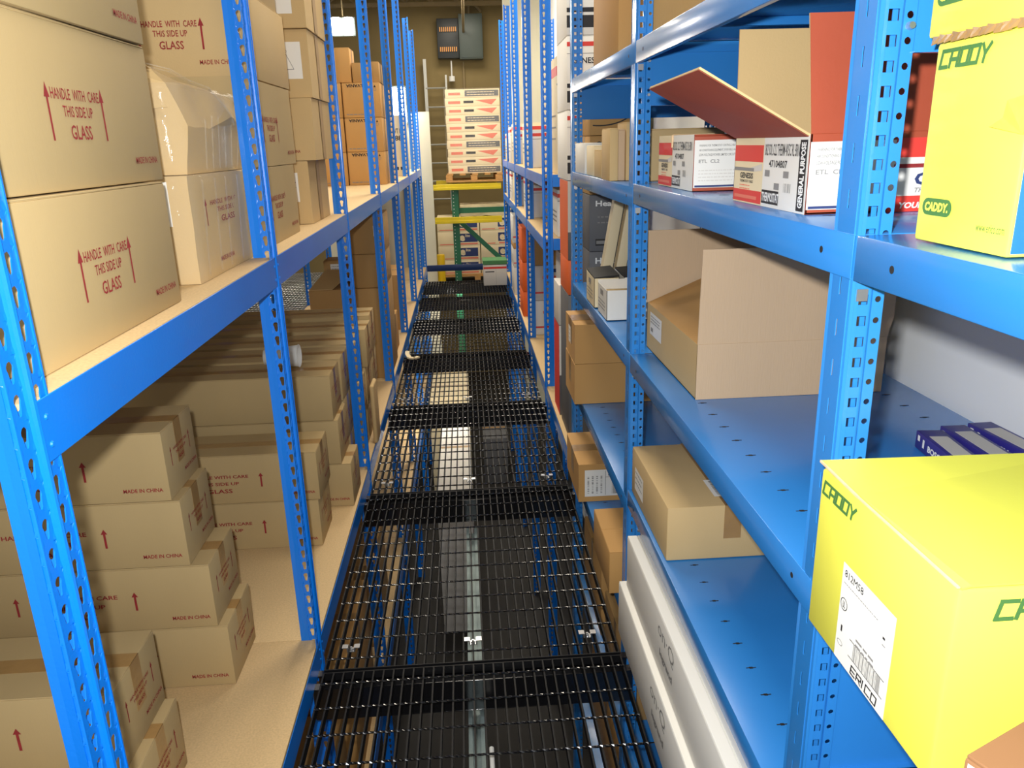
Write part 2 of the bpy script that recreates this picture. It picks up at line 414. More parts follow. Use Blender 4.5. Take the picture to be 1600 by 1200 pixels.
# ------------------------------------------------------------------ left boltless rack
LY = [0.97, 2.31, 3.80, 5.35, 6.85, 8.30, 9.70, 10.72]
LX = -0.56; LB = -1.72
rack = thing('boltless_rack', 'long blue boltless rack with particle board decks on the left of the aisle', 'rack', (0, 0, ZB))
def rlink(name, mb, m, loc=(0, 0, 0), bevel=0.0, parent=None):
    o = link(name, mb, m, parent or rack, (loc[0], loc[1], loc[2] - ZB), bevel=bevel); return o
def rack_beam(parent, x, s, y0, y1, zt, h, m):
    """stepped beam on the aisle side; s=+1 when its face looks to +x"""
    mb = MB(); mb.box(min(x, x + s * .0022), max(x, x + s * .0022), y0 + .0015, y1 - .0015, zt - h, zt)
    mb.box(min(x - s * .03, x), max(x - s * .03, x), y0 + .045, y1 - .045, zt - .021, zt - .019)
    mb.box(min(x - s * .02, x), max(x - s * .02, x), y0 + .045, y1 - .045, zt - h, zt - h + .002)
    o = link('beam', mb, m, parent, (0, 0, -ZB), bevel=.0008, seg=1)
    rv = MB()
    for y in (y0 + .022, y1 - .022):
        for z in (zt - h * .3, zt - h * .75): rv.tube((x + s * .002, y, z), (x + s * .0045, y, z), .005, 8, .003)
    link('rivets', rv, m, o)
    return o
for y in LY:
    rlink('post', tp, None, (LX - .003, y, 0)); rlink('post', tpr, None, (LB + .003, y, 0))
for z, hh in ((1.30, .085), (0.0, .085), (-1.25, .085)):
    for i in range(7):
        rack_beam(rack, LX, 1, LY[i], LY[i + 1], z, hh, blue); rack_beam(rack, LB, -1, LY[i], LY[i + 1], z, hh, blue)
        g = .0005
        rlink('shelf_board', MB().box(LB + .004, LX - .004, LY[i] + (.045 if 0 else .0015), LY[i + 1] - .0015, z - .018, z - .0005), boardM, bevel=.0012)
    for y in LY: rlink('tie_beam', MB().box(LB + .06, LX - .062, y - .0012, y + .0012, z - .075, z - .02), blue)

# ------------------------------------------------------------------ right steel shelving
RX = 0.5; RB = 1.15; RY = [0.977, 2.335, 3.66]
P = .0285
def rpost(x, s, y, t=1):
    """angle post: web across the bay end, flange along the aisle"""
    mb = MB()
    holed([(.006, .0262, .0155, sq(.0080, .0066)), (.0300, .0455, .0378, circle(.0043))], P, ZB, 2.9, lambda u, v: (u, 0.0 if u < .028 else .0028, v), mb)
    mb.add([(.0195, .0085, ZB), (.0262, .0085, ZB), (.0262, .0085, 2.9), (.0195, .0085, 2.9)], [(0, 1, 2, 3)])
    mb.add([(.0262, 0, ZB), (.0300, .0028, ZB), (.0300, .0028, 2.9), (.0262, 0, 2.9)], [(0, 1, 2, 3)])
    holed([(.006, .05, .03, sq(.0022, .012)), (.05, .062, .055, None)], P * 2, ZB, 2.9, lambda u, v: (0.0, u, v), mb)
    for i in range(4):
        a0 = math.pi / 2 * i / 4; a1 = math.pi / 2 * (i + 1) / 4
        p = lambda a: (.006 - .006 * math.cos(a), .006 - .006 * math.sin(a))
        (xa, ya), (xb, yb) = p(a0), p(a1)
        mb.add([(xa, ya, ZB), (xb, yb, ZB), (xb, yb, 2.9), (xa, ya, 2.9)], [(0, 1, 2, 3)])
    return solid(mb, .0015, 'shelving_post')
rp = rpost(0, 1, 0); rp.materials.append(blue2)
rpb = rp.copy()
for v in rpb.vertices: v.co.x = -v.co.x
rpb.flip_normals()
shelving = thing('steel_shelving', 'blue perforated steel shelving with sheet metal shelves on the right of the aisle', 'shelving', (0, 0, ZB))
for y in RY:
    link('post', rp, None, shelving, (RX, y, -ZB)); link('post', rpb, None, shelving, (RB, y, -ZB))
def tray(y0, y1, z, slots=True):
    mb = MB(); L = .058; e = .004
    mb.box(RX - .002, RB, y0, y1, z - .0015, z)                      # deck
    mb.box(RX - .002, RX - .0005, y0, y1, z - L, z - .001)            # front lip
    mb.box(RX - .002, RX + .012, y0, y1, z - L, z - L + .0015)
    mb.box(RB - .0015, RB, y0, y1, z - L, z - .001)
    for q in (.3, .7): mb.box(RX + .02, RB - .02, y0 + (y1 - y0) * q - .02, y0 + (y1 - y0) * q + .02, z - .02, z - .0016)
    o = link('shelf', mb, blue2, shelving, (0, 0, -ZB), bevel=.0012, seg=2)
    if slots:
        sm = MB(); n = int((y1 - y0 - .12) / .0868)
        for xx in (.58, 1.06):
            for i in range(n + 1):
                y = y0 + .075 + i * .0868
                sm.box(xx - .011, xx + .011, y - .0012, y + .0012, z - .0002, z + .0005); sm.box(xx - .004, xx + .004, y - .003, y + .003, z - .0002, z + .0006)
        link('slots', sm, darkM, o)
    hm = MB()
    for y in (y0 + .09, y1 - .09):
        hm.tube((RX - .0024, y, z - .03), (RX - .0018, y, z - .03), .005, 10)
    link('bolt_holes', hm, darkM, o)
    return o
for (a, b) in ((-0.35, RY[0] - .004), (RY[0] + .004, RY[1] - .004), (RY[1] + .004, RY[2] - .004)):
    near = a < 0
    for z in ((1.475, .955, .49, .02) if a < 2 else (1.465, .955, .45, .02)): tray(a, b, z)
    if not near: tray(a, b, 1.862)
for z in (-.55, -1.2):
    for (a, b) in ((RY[0] + .004, RY[1] - .004), (RY[1] + .004, RY[2] - .004), (-.35, RY[0] - .004)): tray(a, b, z, False)
for y in RY:
    for (za, zb) in ((1.69, 1.858), (.62, .90), (-.9, -.6)):
        if y == RY[0] or za > 1: 
            mb = MB().box(RX + .045, RB - .045, y + .006, y + .0075, za, zb).box(RX + .045, RB - .045, y - .004, y + .006, zb - .028, zb - .0265).box(RX + .045, RB - .045, y - .004, y + .006, za, za + .0015)
            link('gusset_panel', mb, blue2, shelving, (0, 0, -ZB))
# clips and bolts
cl = MB()
for y in RY:
    for z in (1.862, 1.465, .955, .49):
        cl.box(RX + .006, RX + .021, y - .003, y - .0008, z - .076, z - .060)
link('shelf_clips', cl, zinc, shelving, (0, 0, -ZB))
for y in RY:
    for z in (1.72, 1.81, .335, .18, -.12): link('bolt', MB().tube((0, .002, 0), (0, -.006, 0), .0052, 8, .004), zinc, shelving, (RX + .0378, y, z - ZB))

# ------------------------------------------------------------------ far right boltless rack
FY = [3.78, 5.05, 6.45, 7.8, 9.0, 10.05]
FX = 0.5; FB = 1.15
rack2 = thing('boltless_rack', 'blue boltless rack at the far right of the aisle beyond the steel shelving', 'rack', (0, 0, ZB))
for y in FY[1:]:
    link('post', tpr, None, rack2, (FX + .003, y, -ZB)); link('post', tp, None, rack2, (FB - .003, y, -ZB))
for i in range(5):
    for z in ((0.0, 1.00, 1.40) if i else (0.0,)):
        rack_beam(rack2, FX, -1, FY[i], FY[i + 1], z, .075, blue); rack_beam(rack2, FB, 1, FY[i], FY[i + 1], z, .075, blue)
        link('shelf_board', MB().box(FX + .004, FB - .004, FY[i] + .0015, FY[i + 1] - .0015, z - .018, z - .0005), boardM, rack2, (0, 0, -ZB))
    for z in (0.0, 1.0, 1.40):
        link('tie_beam', MB().box(FX + .062, FB - .062, FY[i + 1] - .003, FY[i + 1] - .0015, z - .075, z - .001), blue, rack2, (0, 0, -ZB))

# ------------------------------------------------------------------ walkway of bar grating
GZ = -0.05
JY = [0.80, 2.20, 3.555, 4.91, 6.24, 7.55, 8.72, 9.80]
GX0, GX1 = -0.532, 0.456
def grating_mesh(w, l):
    mb = MB(); n = 30
    for i in range(n + 1):
        x = -w / 2 + .002 + i * (w - .004) / n
        mb.box(x - .0026, x + .0026, .004, l - .004, -.032, 0)
    fr = MB(); m = max(2, int(round(l / .1134)))
    for i in range(m):
        y = (i + .5) * l / m
        N_ = n * 4; vs = []; q = .0036                     # twisted square rod: a half turn per mesh
        for k_ in range(N_ + 1):
            x = -w / 2 + w * k_ / N_; t_ = k_ * math.pi / 4 * .5
            for j_ in range(4):
                an = t_ + j_ * math.pi / 2; vs.append((x, y + q * math.cos(an), .001 + q * math.sin(an)))
        fr.add(vs, [(4 * k_ + j_, 4 * k_ + (j_ + 1) % 4, 4 * k_ + 4 + (j_ + 1) % 4, 4 * k_ + 4 + j_) for k_ in range(N_) for j_ in range(4)])
    return mb, fr
def clip_mesh():
    mb = MB()
    for s in (-1, 1):
        mb.box(s * .022 - .008, s * .022 + .008, -.011, .011, .002, .0045); mb.box(s * .012 - .002, s * .012 + .002, -.011, .011, -.012, .004)
    mb.box(-.013, .013, -.011, .011, -.013, -.0105); mb.tube((0, 0, -.0105), (0, 0, -.004), .008, 6); mb.tube((0, 0, -.004), (0, 0, .001), .0035, 8)
    return mb.mesh('clip')
clipme = clip_mesh(); clipme.materials.append(zinc)
ordn = ['nearest', 'second', 'third', 'fourth', 'fifth', 'sixth', 'seventh']
for k in range(7):
    y0, y1 = JY[k], JY[k + 1]; w = GX1 - GX0
    a, b = grating_mesh(w, y1 - y0 - .012)
    t = thing('grating_panel', f'{ordn[k]} black steel bar grating panel of the walkway from the camera' if k < 6 else 'farthest black steel bar grating panel, at the pallet rack end of the walkway', 'floor grating', ((GX0 + GX1) / 2, y0 + .006, GZ), group='grating panels of the walkway')
    link('bearing_bars', a, blackM, t); link('cross_rods', b, rodM, t)
    link('end_bar', MB().box(-w / 2, w / 2, 0, .004, -.028, .0005), blackM, t); link('end_bar', MB().box(-w / 2, w / 2, y1 - y0 - .016, y1 - y0 - .012, -.028, .0005), blackM, t)
    if 0 < k < 4:
        for cx in (-.42, .0, .40): link('saddle_clip', clipme, None, t, (cx, .115, .003))
for k in range(1, 8):
    y = JY[k] if k < 7 else JY[k] - .06
    mb = MB()
    for s in (-1, 1):
        yc = y + s * .034
        mb.box(GX0 - .03, GX1 + .03, yc - .0015 + s * .014, yc + .0015 + s * .014, GZ - .15, GZ - .032)
        mb.box(GX0 - .03, GX1 + .03, yc - .016, yc + .016, GZ - .035, GZ - .031); mb.box(GX0 - .03, GX1 + .03, yc - .016, yc + .016, GZ - .15, GZ - .146)
    o = link('support_beam', mb, rodM, bevel=.001, seg=1)
    tag(o, ['black double channel beam under the joint of the nearest and second grating panels', 'black double channel beam under the joint of the second and third grating panels', 'black double channel beam under the joint of the third and fourth grating panels', 'black double channel beam under the joint of the fourth and fifth grating panels', 'black double channel beam under the joint of the fifth and sixth grating panels', 'black double channel beam under the joint of the sixth and seventh grating panels', 'black double channel beam under the far end of the walkway'][k - 1], 'beam', 'beams under the walkway joints')
# galvanized channel hung below the middle
mb = MB(); X = -.036
mb.box(X - .026, X + .026, 1.0, 3.48, -.255, -.252); mb.box(X - .026, X - .0235, 1.0, 3.48, -.252, -.215); mb.box(X + .0235, X + .026, 1.0, 3.48, -.252, -.215)
mb.box(X - .026, X - .013, 1.0, 3.48, -.2165, -.214); mb.box(X + .013, X + .026, 1.0, 3.48, -.2165, -.214)
tag(link('strut_channel', mb, chanM), 'grey galvanized strut channel running lengthwise under the middle of the grating', 'channel')
tag(link('conduit', MB().tube((X + .045, 1.0, -.24), (X + .045, 2.02, -.24), .008, 10), cupM), 'thin white tube beside the strut channel under the nearest grating', 'tube')
# second walkway behind the left rack
for k in range(3):
    a, b = grating_mesh(1.1, 1.5)
    t = thing('grating_panel', ['nearest dark grating panel of the other walkway behind the left rack', 'middle dark grating panel of the other walkway behind the left rack', 'farthest dark grating panel of the other walkway behind the left rack'][k], 'floor grating', (-2.35, 6.4 + k * 1.51, GZ), group='grating of the other walkway')
    link('bearing_bars', a, zinc, t); link('cross_rods', b, zinc, t)
    tag(link('support_beam', MB().box(-2.95, -1.78, 6.4 + k * 1.51 - .04, 6.4 + k * 1.51 + .04, GZ - .15, GZ - .0305), blackM), ['black beam under the near end of the other walkway behind the left rack', 'black beam under the first joint of the other walkway behind the left rack', 'black beam under the second joint of the other walkway behind the left rack'][k], 'beam')
# ------------------------------------------------------------------ print layouts
def glass_print(f, W, ar, sp, v0=.075, ah=.085, th=.017, made=True, mr=.022, scale=1.0):
    c = W - ar - sp / 2
    f.arrow(W - ar, v0, ah, redI, hw=.0085, sw=.0028); f.arrow(W - ar - sp, v0, ah, redI, hw=.0085, sw=.0028)
    w = (sp - .022) if sp < .25 else sp * .8
    f.text('HANDLE  WITH  CARE', c, v0 + ah * .72, th, redI, w=w, al='c', bold=0.012)
    f.text('THIS SIDE UP', c, v0 + ah * .42, th, redI, w=w * .62, al='c', bold=0.012)
    f.text('GLASS', c, v0 + ah * .02, th * 1.3, redI, w=w * .44, al='c', bold=0.012)
    if made: f.text('MADE IN CHINA', W - mr, .034, .0125, redI, w=.105, al='r', bold=0.012)
def d_aisle(ar=.215, sp=.185):
    def g(d):
        f = face(d, '+x'); glass_print(f, 2 * d[1], ar, sp); return [f]
    return g
def d_long(full=True, plain=False):
    def g(d):
        f = face(d, '-y'); W = 2 * d[0]; e = face(d, '+x')
        if not plain:
            for q in (.23, .575): f.arrow(W - q, .07, .062, redI, hw=.0095, sw=.0034)
            f.text('HANDLE WITH CARE', W - .40, .112, .014, redI, w=.24, al='c', bold=0.02)
            f.text('THIS SIDE UP', W - .40, .082, .014, redI, w=.16, al='c', bold=0.02)
            f.text('GLASS', W - .40, .048, .018, redI, w=.10, al='c', bold=0.02)
            f.text('MADE IN CHINA', W - .018, .03, .012, redI, w=.112, al='r', bold=0.02)
        c = d[1]
        for q in (-.075, .075): e.arrow(c + q, .09, .06, redI, hw=.005, sw=.002)
        e.text('HANDLE WITH CARE', c, .13, .009, redI, w=.11, al='c'); e.text('THIS SIDE UP', c, .113, .009, redI, w=.08, al='c'); e.text('GLASS', c, .092, .011, redI, w=.04, al='c')
        e.text('MADE IN CHINA', 2 * c - .012, .04, .011, redI, w=.1, al='r')
        return [f, e]
    return g

# ------------------------------------------------------------------ left rack, upper level
ZU = 1.30
g1 = 'glass cartons stacked on the upper left shelf'
carton('tan glass carton on the bottom of the nearest stack, upper left shelf', -1.15, -.603, 1.09, 1.655, ZU, 1.545, card, group=g1, seam='y', deco=d_aisle())
carton('tan glass carton in the middle of the nearest stack on the upper left shelf', -1.15, -.618, 1.125, 1.70, 1.546, 1.80, card, group=g1, seam='y', deco=d_aisle(.235, .185))
carton('tan carton cut by the top left corner of the picture, topmost of the nearest stack', -1.15, -.612, 1.11, 1.69, 1.801, 2.05, card, group=g1, seam='y', deco=d_aisle(.23, .185))
def d_b1(d):
    f = face(d, '+x'); glass_print(f, 2 * d[1], .12, .34, v0=.125, ah=.065, th=.012, made=False)
    f.text('MADE IN CHINA', .17, .03, .012, redI, w=.12)
    e = face(d, '-y'); W = 2 * d[0]
    e.rect(W - .16, .135, W - .045, .235, paper, .003); e.lines(W - .152, .215, W - .055, 5, .017, .003, greyI)
    return [f, e]
B1 = carton('film wrapped tan carton with white end label below the crumpled carton', -1.2, -.627, 1.862, 2.43, ZU, 1.548, cardP, group=g1, seam='y', rough=.004, flaps=False, tape=False, deco=d_b1)
def film(root, a0, a1, b0, b1, h, amp, seed, name='plastic_film'):
    bm = bmesh.new(); bmesh.ops.create_cube(bm, size=1.0); bmesh.ops.subdivide_edges(bm, edges=bm.edges[:], cuts=9, use_grid_fill=True)
    from mathutils import noise
    for v in bm.verts:
        v.co = Vector((a0 + (v.co.x + .5) * (a1 - a0), b0 + (v.co.y + .5) * (b1 - b0), .0005 + (v.co.z + .5) * h))
        q = v.co * 16 + Vector((seed, 0, seed)); w = noise.noise(q)
        v.co += Vector((abs(w), noise.noise(q + Vector((5, 5, 5))) * .6, 0)) * amp
    me = bpy.data.meshes.new(name); bm.to_mesh(me); bm.free()
    for p in me.polygons: p.use_smooth = True
    link(name, me, wrapM, root)
def strips(root, x, ys, h, tilt=.03):
    mb = MB()
    for y in ys: mb.bar((x, y, .01), (x, y + tilt, h), .012, .0008, up=(1, 0, 0))
    link('clear_tape', mb, wrapM, root)
strips(B1, .2885, (-.22, -.12, -.03, .08, .17), .235, .035)
film(B1, -.29, .2885, -.288, .288, .247, .004, 3)
# crumpled carton: leaning, crushed corner
def crumpled():
    """leaning carton with creased, partly caved faces"""
    t = thing('cardboard_box', 'crumpled tan carton in torn plastic film on the upper left shelf', 'box', (-.937, 2.15, 1.5485), 0, g1)
    a, y0, y1 = -.29, -.25, .262
    P = {'A': (.215, y0, 0), 'B': (.29, y0 + .03, 0), 'C': (.296, y1 - .02, 0), 'D': (a, y1, 0), 'E': (a, y0, 0),
         'F': (.300, y0 + .055, .11), 'G': (.303, y1, .12), 'K': (.296, -.02, .105), 'K2': (.310, .13, .14),
         'H': (.262, y0 + .05, .205), 'I': (.255, -.02, .206), 'J': (.292, .12, .197), 'L': (.285, y1, .185),
         'M': (.180, y0, .232), 'N': (.225, y0 + .065, .240), 'O': (.19, .06, .232), 'Q': (.20, y1, .200), 'Rr': (a, y0, .235), 'S': (a, y1, .225), 'T': (.205, y0 - .004, .10)}
    k = list(P); ix = {n: i for i, n in enumerate(k)}
    F = ['ABFT', 'BCGKF', 'FHNM T', 'FKIH', 'KK2JI', 'K2GLJ', 'KGK2', 'HIN', 'INO', 'IJO', 'JLQO', 'MNORr', 'OQSRr', 'ATMRrE', 'CDSQLG', 'EDCBA', 'DERrS']
    def parse(s):
        out = []; i = 0; s = s.replace(' ', '')
        while i < len(s):
            if s[i:i + 2] in ix: out.append(ix[s[i:i + 2]]); i += 2
            else: out.append(ix[s[i]]); i += 1
        return tuple(out)
    mb = MB(); mb.add([P[n] for n in k], [parse(f) for f in F])
    me = mb.mesh('body'); bm = bmesh.new(); bm.from_mesh(me)
    bmesh.ops.triangulate(bm, faces=bm.faces[:]); bmesh.ops.subdivide_edges(bm, edges=bm.edges[:], cuts=3, use_grid_fill=True)
    from mathutils import noise
    for v in bm.verts:
        if v.co.z > .003:
            q = v.co * 14; v.co += Vector((noise.noise(q), noise.noise(q + Vector((5, 0, 0))), noise.noise(q + Vector((0, 5, 0))))) * .0045
    bm.to_mesh(me); bm.free()
    for p_ in me.polygons: p_.use_smooth = True
    try: me.set_sharp_from_angle(angle=.32)
    except Exception: pass
    link('body', me, cardP, t)
    for pts in (((.20, y0 - .008, .225), (.272, y0 + .02, .150), (.16, y0 - .012, .14)), ((.10, y0 - .006, .226), (.215, y0 - .010, .262), (.235, y0 + .05, .236), (.12, y0 + .03, .238))):
        link('torn_flap', MB().slab(pts, .0025), cardP, t)
    mb = MB(); rnd = random.Random(5)
    path = [(.20, y0 + .02, .246), (.255, y0 + .10, .232), (.262, -.03, .214), (.275, .07, .205), (.300, .13, .150), (.306, .16, .118)]
    for o_ in (0, .006, -.006):
        for p_, q_ in zip(path[:-1], path[1:]): mb.bar((p_[0] + .004, p_[1] + o_, p_[2] + abs(o_)), (q_[0] + .004, q_[1] + o_ * .6, q_[2] + abs(o_)), .006, .0015)
    for i in range(6):
        y = -.1 + i * .055; mb.bar((.300, y, .01), (.303 + rnd.uniform(0, .004), y + .02, .09 + rnd.uniform(0, .05)), .003, .001)
    link('film_folds', mb, wrapM, t)
    film(t, -.285, .300, -.255, .262, .20, .010, 8)
crumpled()
def d_b3(d):
    f = face(d, '-y'); glass_print(f, 2 * d[0], .111, .18, v0=.075, ah=.085); return [f]
carton('large tan glass carton facing the camera, above the crumpled one', -1.25, -.627, 2.50, 3.11, 1.808, 2.058, cardP, group=g1, seam='y', deco=d_b3)
carton('tan carton at the bottom of the stack just past the second left post', -1.22, -.627, 2.445, 3.035, ZU, 1.546, card, group=g1, seam='y', rough=.002, flaps=False, deco=d_aisle(.2, .2))
C2 = carton('tan carton in the middle of the stack just past the second left post', -1.22, -.627, 2.44, 3.09, 1.547, 1.806, card, group=g1, seam='y', rough=.002, flaps=False, deco=d_aisle(.25, .2))
carton('tan carton above the picture edge, past the second left post', -1.22, -.64, 2.5, 3.08, 2.06, 2.30, card, group=g1, seam='y')
def d_tri(kind):
    def g(d):
        e = face(d, '-y'); W = 2 * d[0]; h = d[2]
        if kind == 1: e.rect(W - .125, h * .36, W - .045, h * .82, paper); e.lines(W - .118, h * .74, W - .055, 4, .02, .003, greyI)
        if kind == 3:
            e.rect(W - .16, h * .28, W - .03, h * .82, paper)
            u = W - .09; v = h * .42
            for (p, q) in (((u - .028, v), (u + .028, v)), ((u - .028, v), (u, v + .06)), ((u + .028, v), (u, v + .06))):
                dx, dy = q[0] - p[0], q[1] - p[1]; L = math.hypot(dx, dy); nx, ny = -dy / L * .001, dx / L * .001
                e.poly([(p[0] - nx, p[1] - ny), (q[0] - nx, q[1] - ny), (q[0] + nx, q[1] + ny), (p[0] + nx, p[1] + ny)], greyI, .0014)
            e.ring(u, v + .066, .006, .0015, greyI, 10)
        if kind == 4: e.rect(W - .20, h * .2, W - .05, h * .8, paper)
        if kind == 2: e.text('MADE IN CHINA', W - .14, .03, .011, redI, w=.08)
        f = face(d, '+x'); f.rect(2 * d[1] * .40, 0.002, 2 * d[1] * .56, h - .002, dullT, .0022)
        return [e, f]
    return g
for i, (za, zb, lab, k, dy) in enumerate(((1.30, 1.552, 'brown carton with a tall white label, bottom of the stack before the third left post', 1, 0), (1.553, 1.792, 'brown carton with red print, second up in the stack before the third left post', 2, .0),
        (1.793, 2.045, 'brown carton with a white triangle label, third up before the third left post', 3, .02), (2.046, 2.30, 'brown carton at the top picture edge before the third left post', 4, 0))):
    carton(lab, -1.15, (-.629, -.592, -.586, -.580)[i], 3.32 + dy, 3.752, za, zb, cardP, group='brown cartons before the third left post', seam='x', deco=d_tri(k), rough=.001, flaps=False)
def d_syl(d):
    f = face(d, '-y'); W = 2 * d[0]; f.text('SYLVANIA', W * .40, d[2] * .96, .024, blackI, w=.17, rot=math.pi, bold=.03, al='c')
    f.lines(W * .07, .02, W * .55, 1, .01, .006, greyI)
    f.poly([(W * .84, d[2] * .86), (W * .90, d[2] * .86), (W * .87, d[2] * .93)], blackI); f.ring(W * .87, d[2] * .80, .012, .003, greyI, 8); return [f]
g2 = 'lamp cartons in rows on the far upper left shelf'
lev = ['bottom', 'middle', 'top']
for r in range(3):
    z = 1.30 + r * .262
    carton(f'golden lamp carton, {lev[r]} of the right hand column on the far upper left shelf', -.93, -.632, 6.62, 7.1, z, z + .261, cardO, group=g2, deco=d_syl, seam='x')
    carton(f'golden lamp carton, {lev[r]} of the rear column on the far upper left shelf', -.93, -.64, 7.13, 7.6, z, z + .261, cardO, group=g2, deco=None, seam='x')
    carton(f'golden lamp carton, {lev[r]} of the left column on the far upper left shelf', -1.235, -.937, 6.60, 7.05, z, z + .261, cardO, group=g2, deco=d_syl, seam='x')
carton('narrow tall golden carton standing on top of the far upper left cartons', -1.0, -.852, 6.64, 6.92, 2.088, 2.345, cardO, group=g2, seam='x')
carton('small brown carton beside the narrow tall one on top of the lamp cartons', -.845, -.705, 6.66, 6.95, 2.088, 2.235, card2, group=g2, seam='x')
carton('small golden carton at the right end on top of the lamp cartons', -.698, -.632, 6.66, 6.95, 2.088, 2.24, card2, group=g2, seam='x')
def d_w(d):
    f = face(d, '-y'); W = 2 * d[0]; f.text('WT 10', W - .02, .42, .05, blackI, w=.1, al='r'); f.text('88', W - .03, .35, .05, blackI, w=.07, al='r'); f.rect(W - .1, .06, W - .08, .09, blackI); f.rect(W - .06, .06, W - .04, .09, blackI); return [f]
carton('tall off white carton with black marks far down the upper left shelf', -.9, -.585, 8.42, 8.9, 1.30, 1.90, creamC, deco=d_w, group='far end cartons of the upper left shelf')

# ------------------------------------------------------------------ left rack, lower level: long cartons
g3 = 'long glass cartons on the lower left shelf'
def long_stack(y0, ends, lab, plain=(), L=.86, h=.2125, d=.246, m=card, rough=0.0):
    n = len(ends); nm = {1: [''], 2: ['bottom', 'top'], 3: ['bottom', 'middle', 'top'], 4: ['bottom', 'second', 'third', 'top']}[n]
    for i, e in enumerate(ends):
        carton(f'long tan carton, {nm[i]} of {lab}', e - L, e, y0, y0 + d, i * h, i * h + h - .0005, m, group=g3, deco=d_long(plain=(i in plain)), seam='x', rough=rough, flaps=True, tw=.026)
long_stack(1.537, [-.825, -.852], 'the nearest low stack, at the lower left picture edge')
long_stack(2.10, [-.781, -.808, -.860, -.882], 'the four high stack beside the nearest left post')
long_stack(2.97, [-.658, -.648], 'the two high stack by the second left post')
long_stack(3.34, [-.575, -.615, -.632], 'the blank sided stack behind the second left post', plain=(1, 2), L=.95)
long_stack(3.62, [-.628, -.628, -.628], 'the stack right behind the blank sided one', L=.98)
long_stack(3.905, [-.60, -.59, -.60], 'the third stack from the far end of the long cartons', plain=(2,), L=1.0)
long_stack(4.18, [-.60, -.59, -.575], 'the second stack from the far end of the long cartons', plain=(2,), L=1.0, h=.216)
long_stack(4.46, [-.60, -.59, -.585], 'the last stack before the big brown cartons', plain=(2,), L=1.0, h=.222)
# foam padding board leaning at the end of a stack
tag(link('foam_pad', MB().box(-.012, .012, 0, .16, 0, .34), cardP, None, (-.558, 4.12, .0015), (0, 0, 0), bevel=.011, seg=4), 'thin rounded pale board standing against the ends of the long cartons', 'board')
# cup
t = thing('foam_cup', 'white foam cup lying on the long cartons behind the second left post', 'cup', (-.868, 3.50, .6395 + .052))
mb = MB(); n = 24; r0, r1 = .036, .050; L = .155
for k, (x, r) in enumerate(((-L / 2, .0), (-L / 2, r0), (L / 2, r1), (L / 2, r1 - .002), (-L / 2 + .003, r0 - .002), (-L / 2 + .003, 0.0))):
    for i in range(n): a = 2 * math.pi * i / n; mb.v.append((x, r * math.cos(a), r * math.sin(a)))
for k in range(5):
    for i in range(n): mb.f.append((k * n + i, k * n + (i + 1) % n, (k + 1) * n + (i + 1) % n, (k + 1) * n + i))
link('cup_wall', mb, cupM, t, smooth=True)
mb = MB(); 
for i in range(n):
    a, b = 2 * math.pi * i / n, 2 * math.pi * (i + 1) / n
    mb.tube((L / 2, (r1 + .001) * math.cos(a), (r1 + .001) * math.sin(a)), (L / 2, (r1 + .001) * math.cos(b), (r1 + .001) * math.sin(b)), .0022, 6)
link('rim', mb, cupM, t)
# big brown cartons further back
g4 = 'big brown cartons on the far lower left shelf'
def d_lab(fc, u0, v0, u1, v1, n=4):
    def g(d):
        f = face(d, fc); f.rect(u0, v0, u1, v1, paper); f.lines(u0 + .008, v1 - .02, u1 - .01, n, (v1 - v0) / (n + 1), .004, greyI); return [f]
    return g
KB = carton('large brown carton with a raised pale flap, past the third left post', -1.11, -.58, 5.42, 5.98, 0, .655, card2, group=g4, seam='x', tape=False)
link('raised_flap', MB().slab([(-.262, -.275, .657), (-.10, -.275, .659), (.02, .10, .74), (-.20, .10, .74)], .004), cardP, KB)
carton('brown carton with a skewed white label left of the third left post', -1.065, -.83, 5.83, 6.05, .6555, .80, card2, group=g4, seam='x', deco=d_lab('-y', .05, .03, .14, .12))
carton('wide brown carton, second up on the large one past the third left post', -.80, -.58, 5.44, 5.95, .6555, .89, card2, group=g4, seam='x')
carton('brown carton with a white label, top of the pile past the third left post', -.80, -.578, 5.44, 5.95, .891, 1.15, card2, group=g4, seam='x', deco=d_lab('-y', .165, .12, .205, .19))
carton('brown carton far down the lower left shelf behind the fourth left post', -.95, -.62, 6.95, 7.6, 0, .50, cardO, group=g4, seam='x')
carton('flat golden carton on the lower left shelf between fourth and fifth left posts', -.95, -.60, 6.0, 6.4, 0, .30, cardO, group=g4, seam='x')

# lower level cartons under the walkway on the left
g5 = 'cartons on the rack level below the walkway, left side'
for k, (y0, y1, x1, zt) in enumerate(((1.25, 1.75, -.62, -.75), (1.80, 2.25, -.60, -.62), (2.45, 2.9, -.64, -.80), (2.95, 3.6, -.60, -.55), (4.0, 4.6, -.62, -.7))):
    carton(['nearest', 'second', 'third', 'fourth', 'fifth'][k] + ' tan carton seen through the grating below the left shelf', -1.3, x1, y0, y1, -1.25, zt, [card2, cardO][k % 2], group=g5)

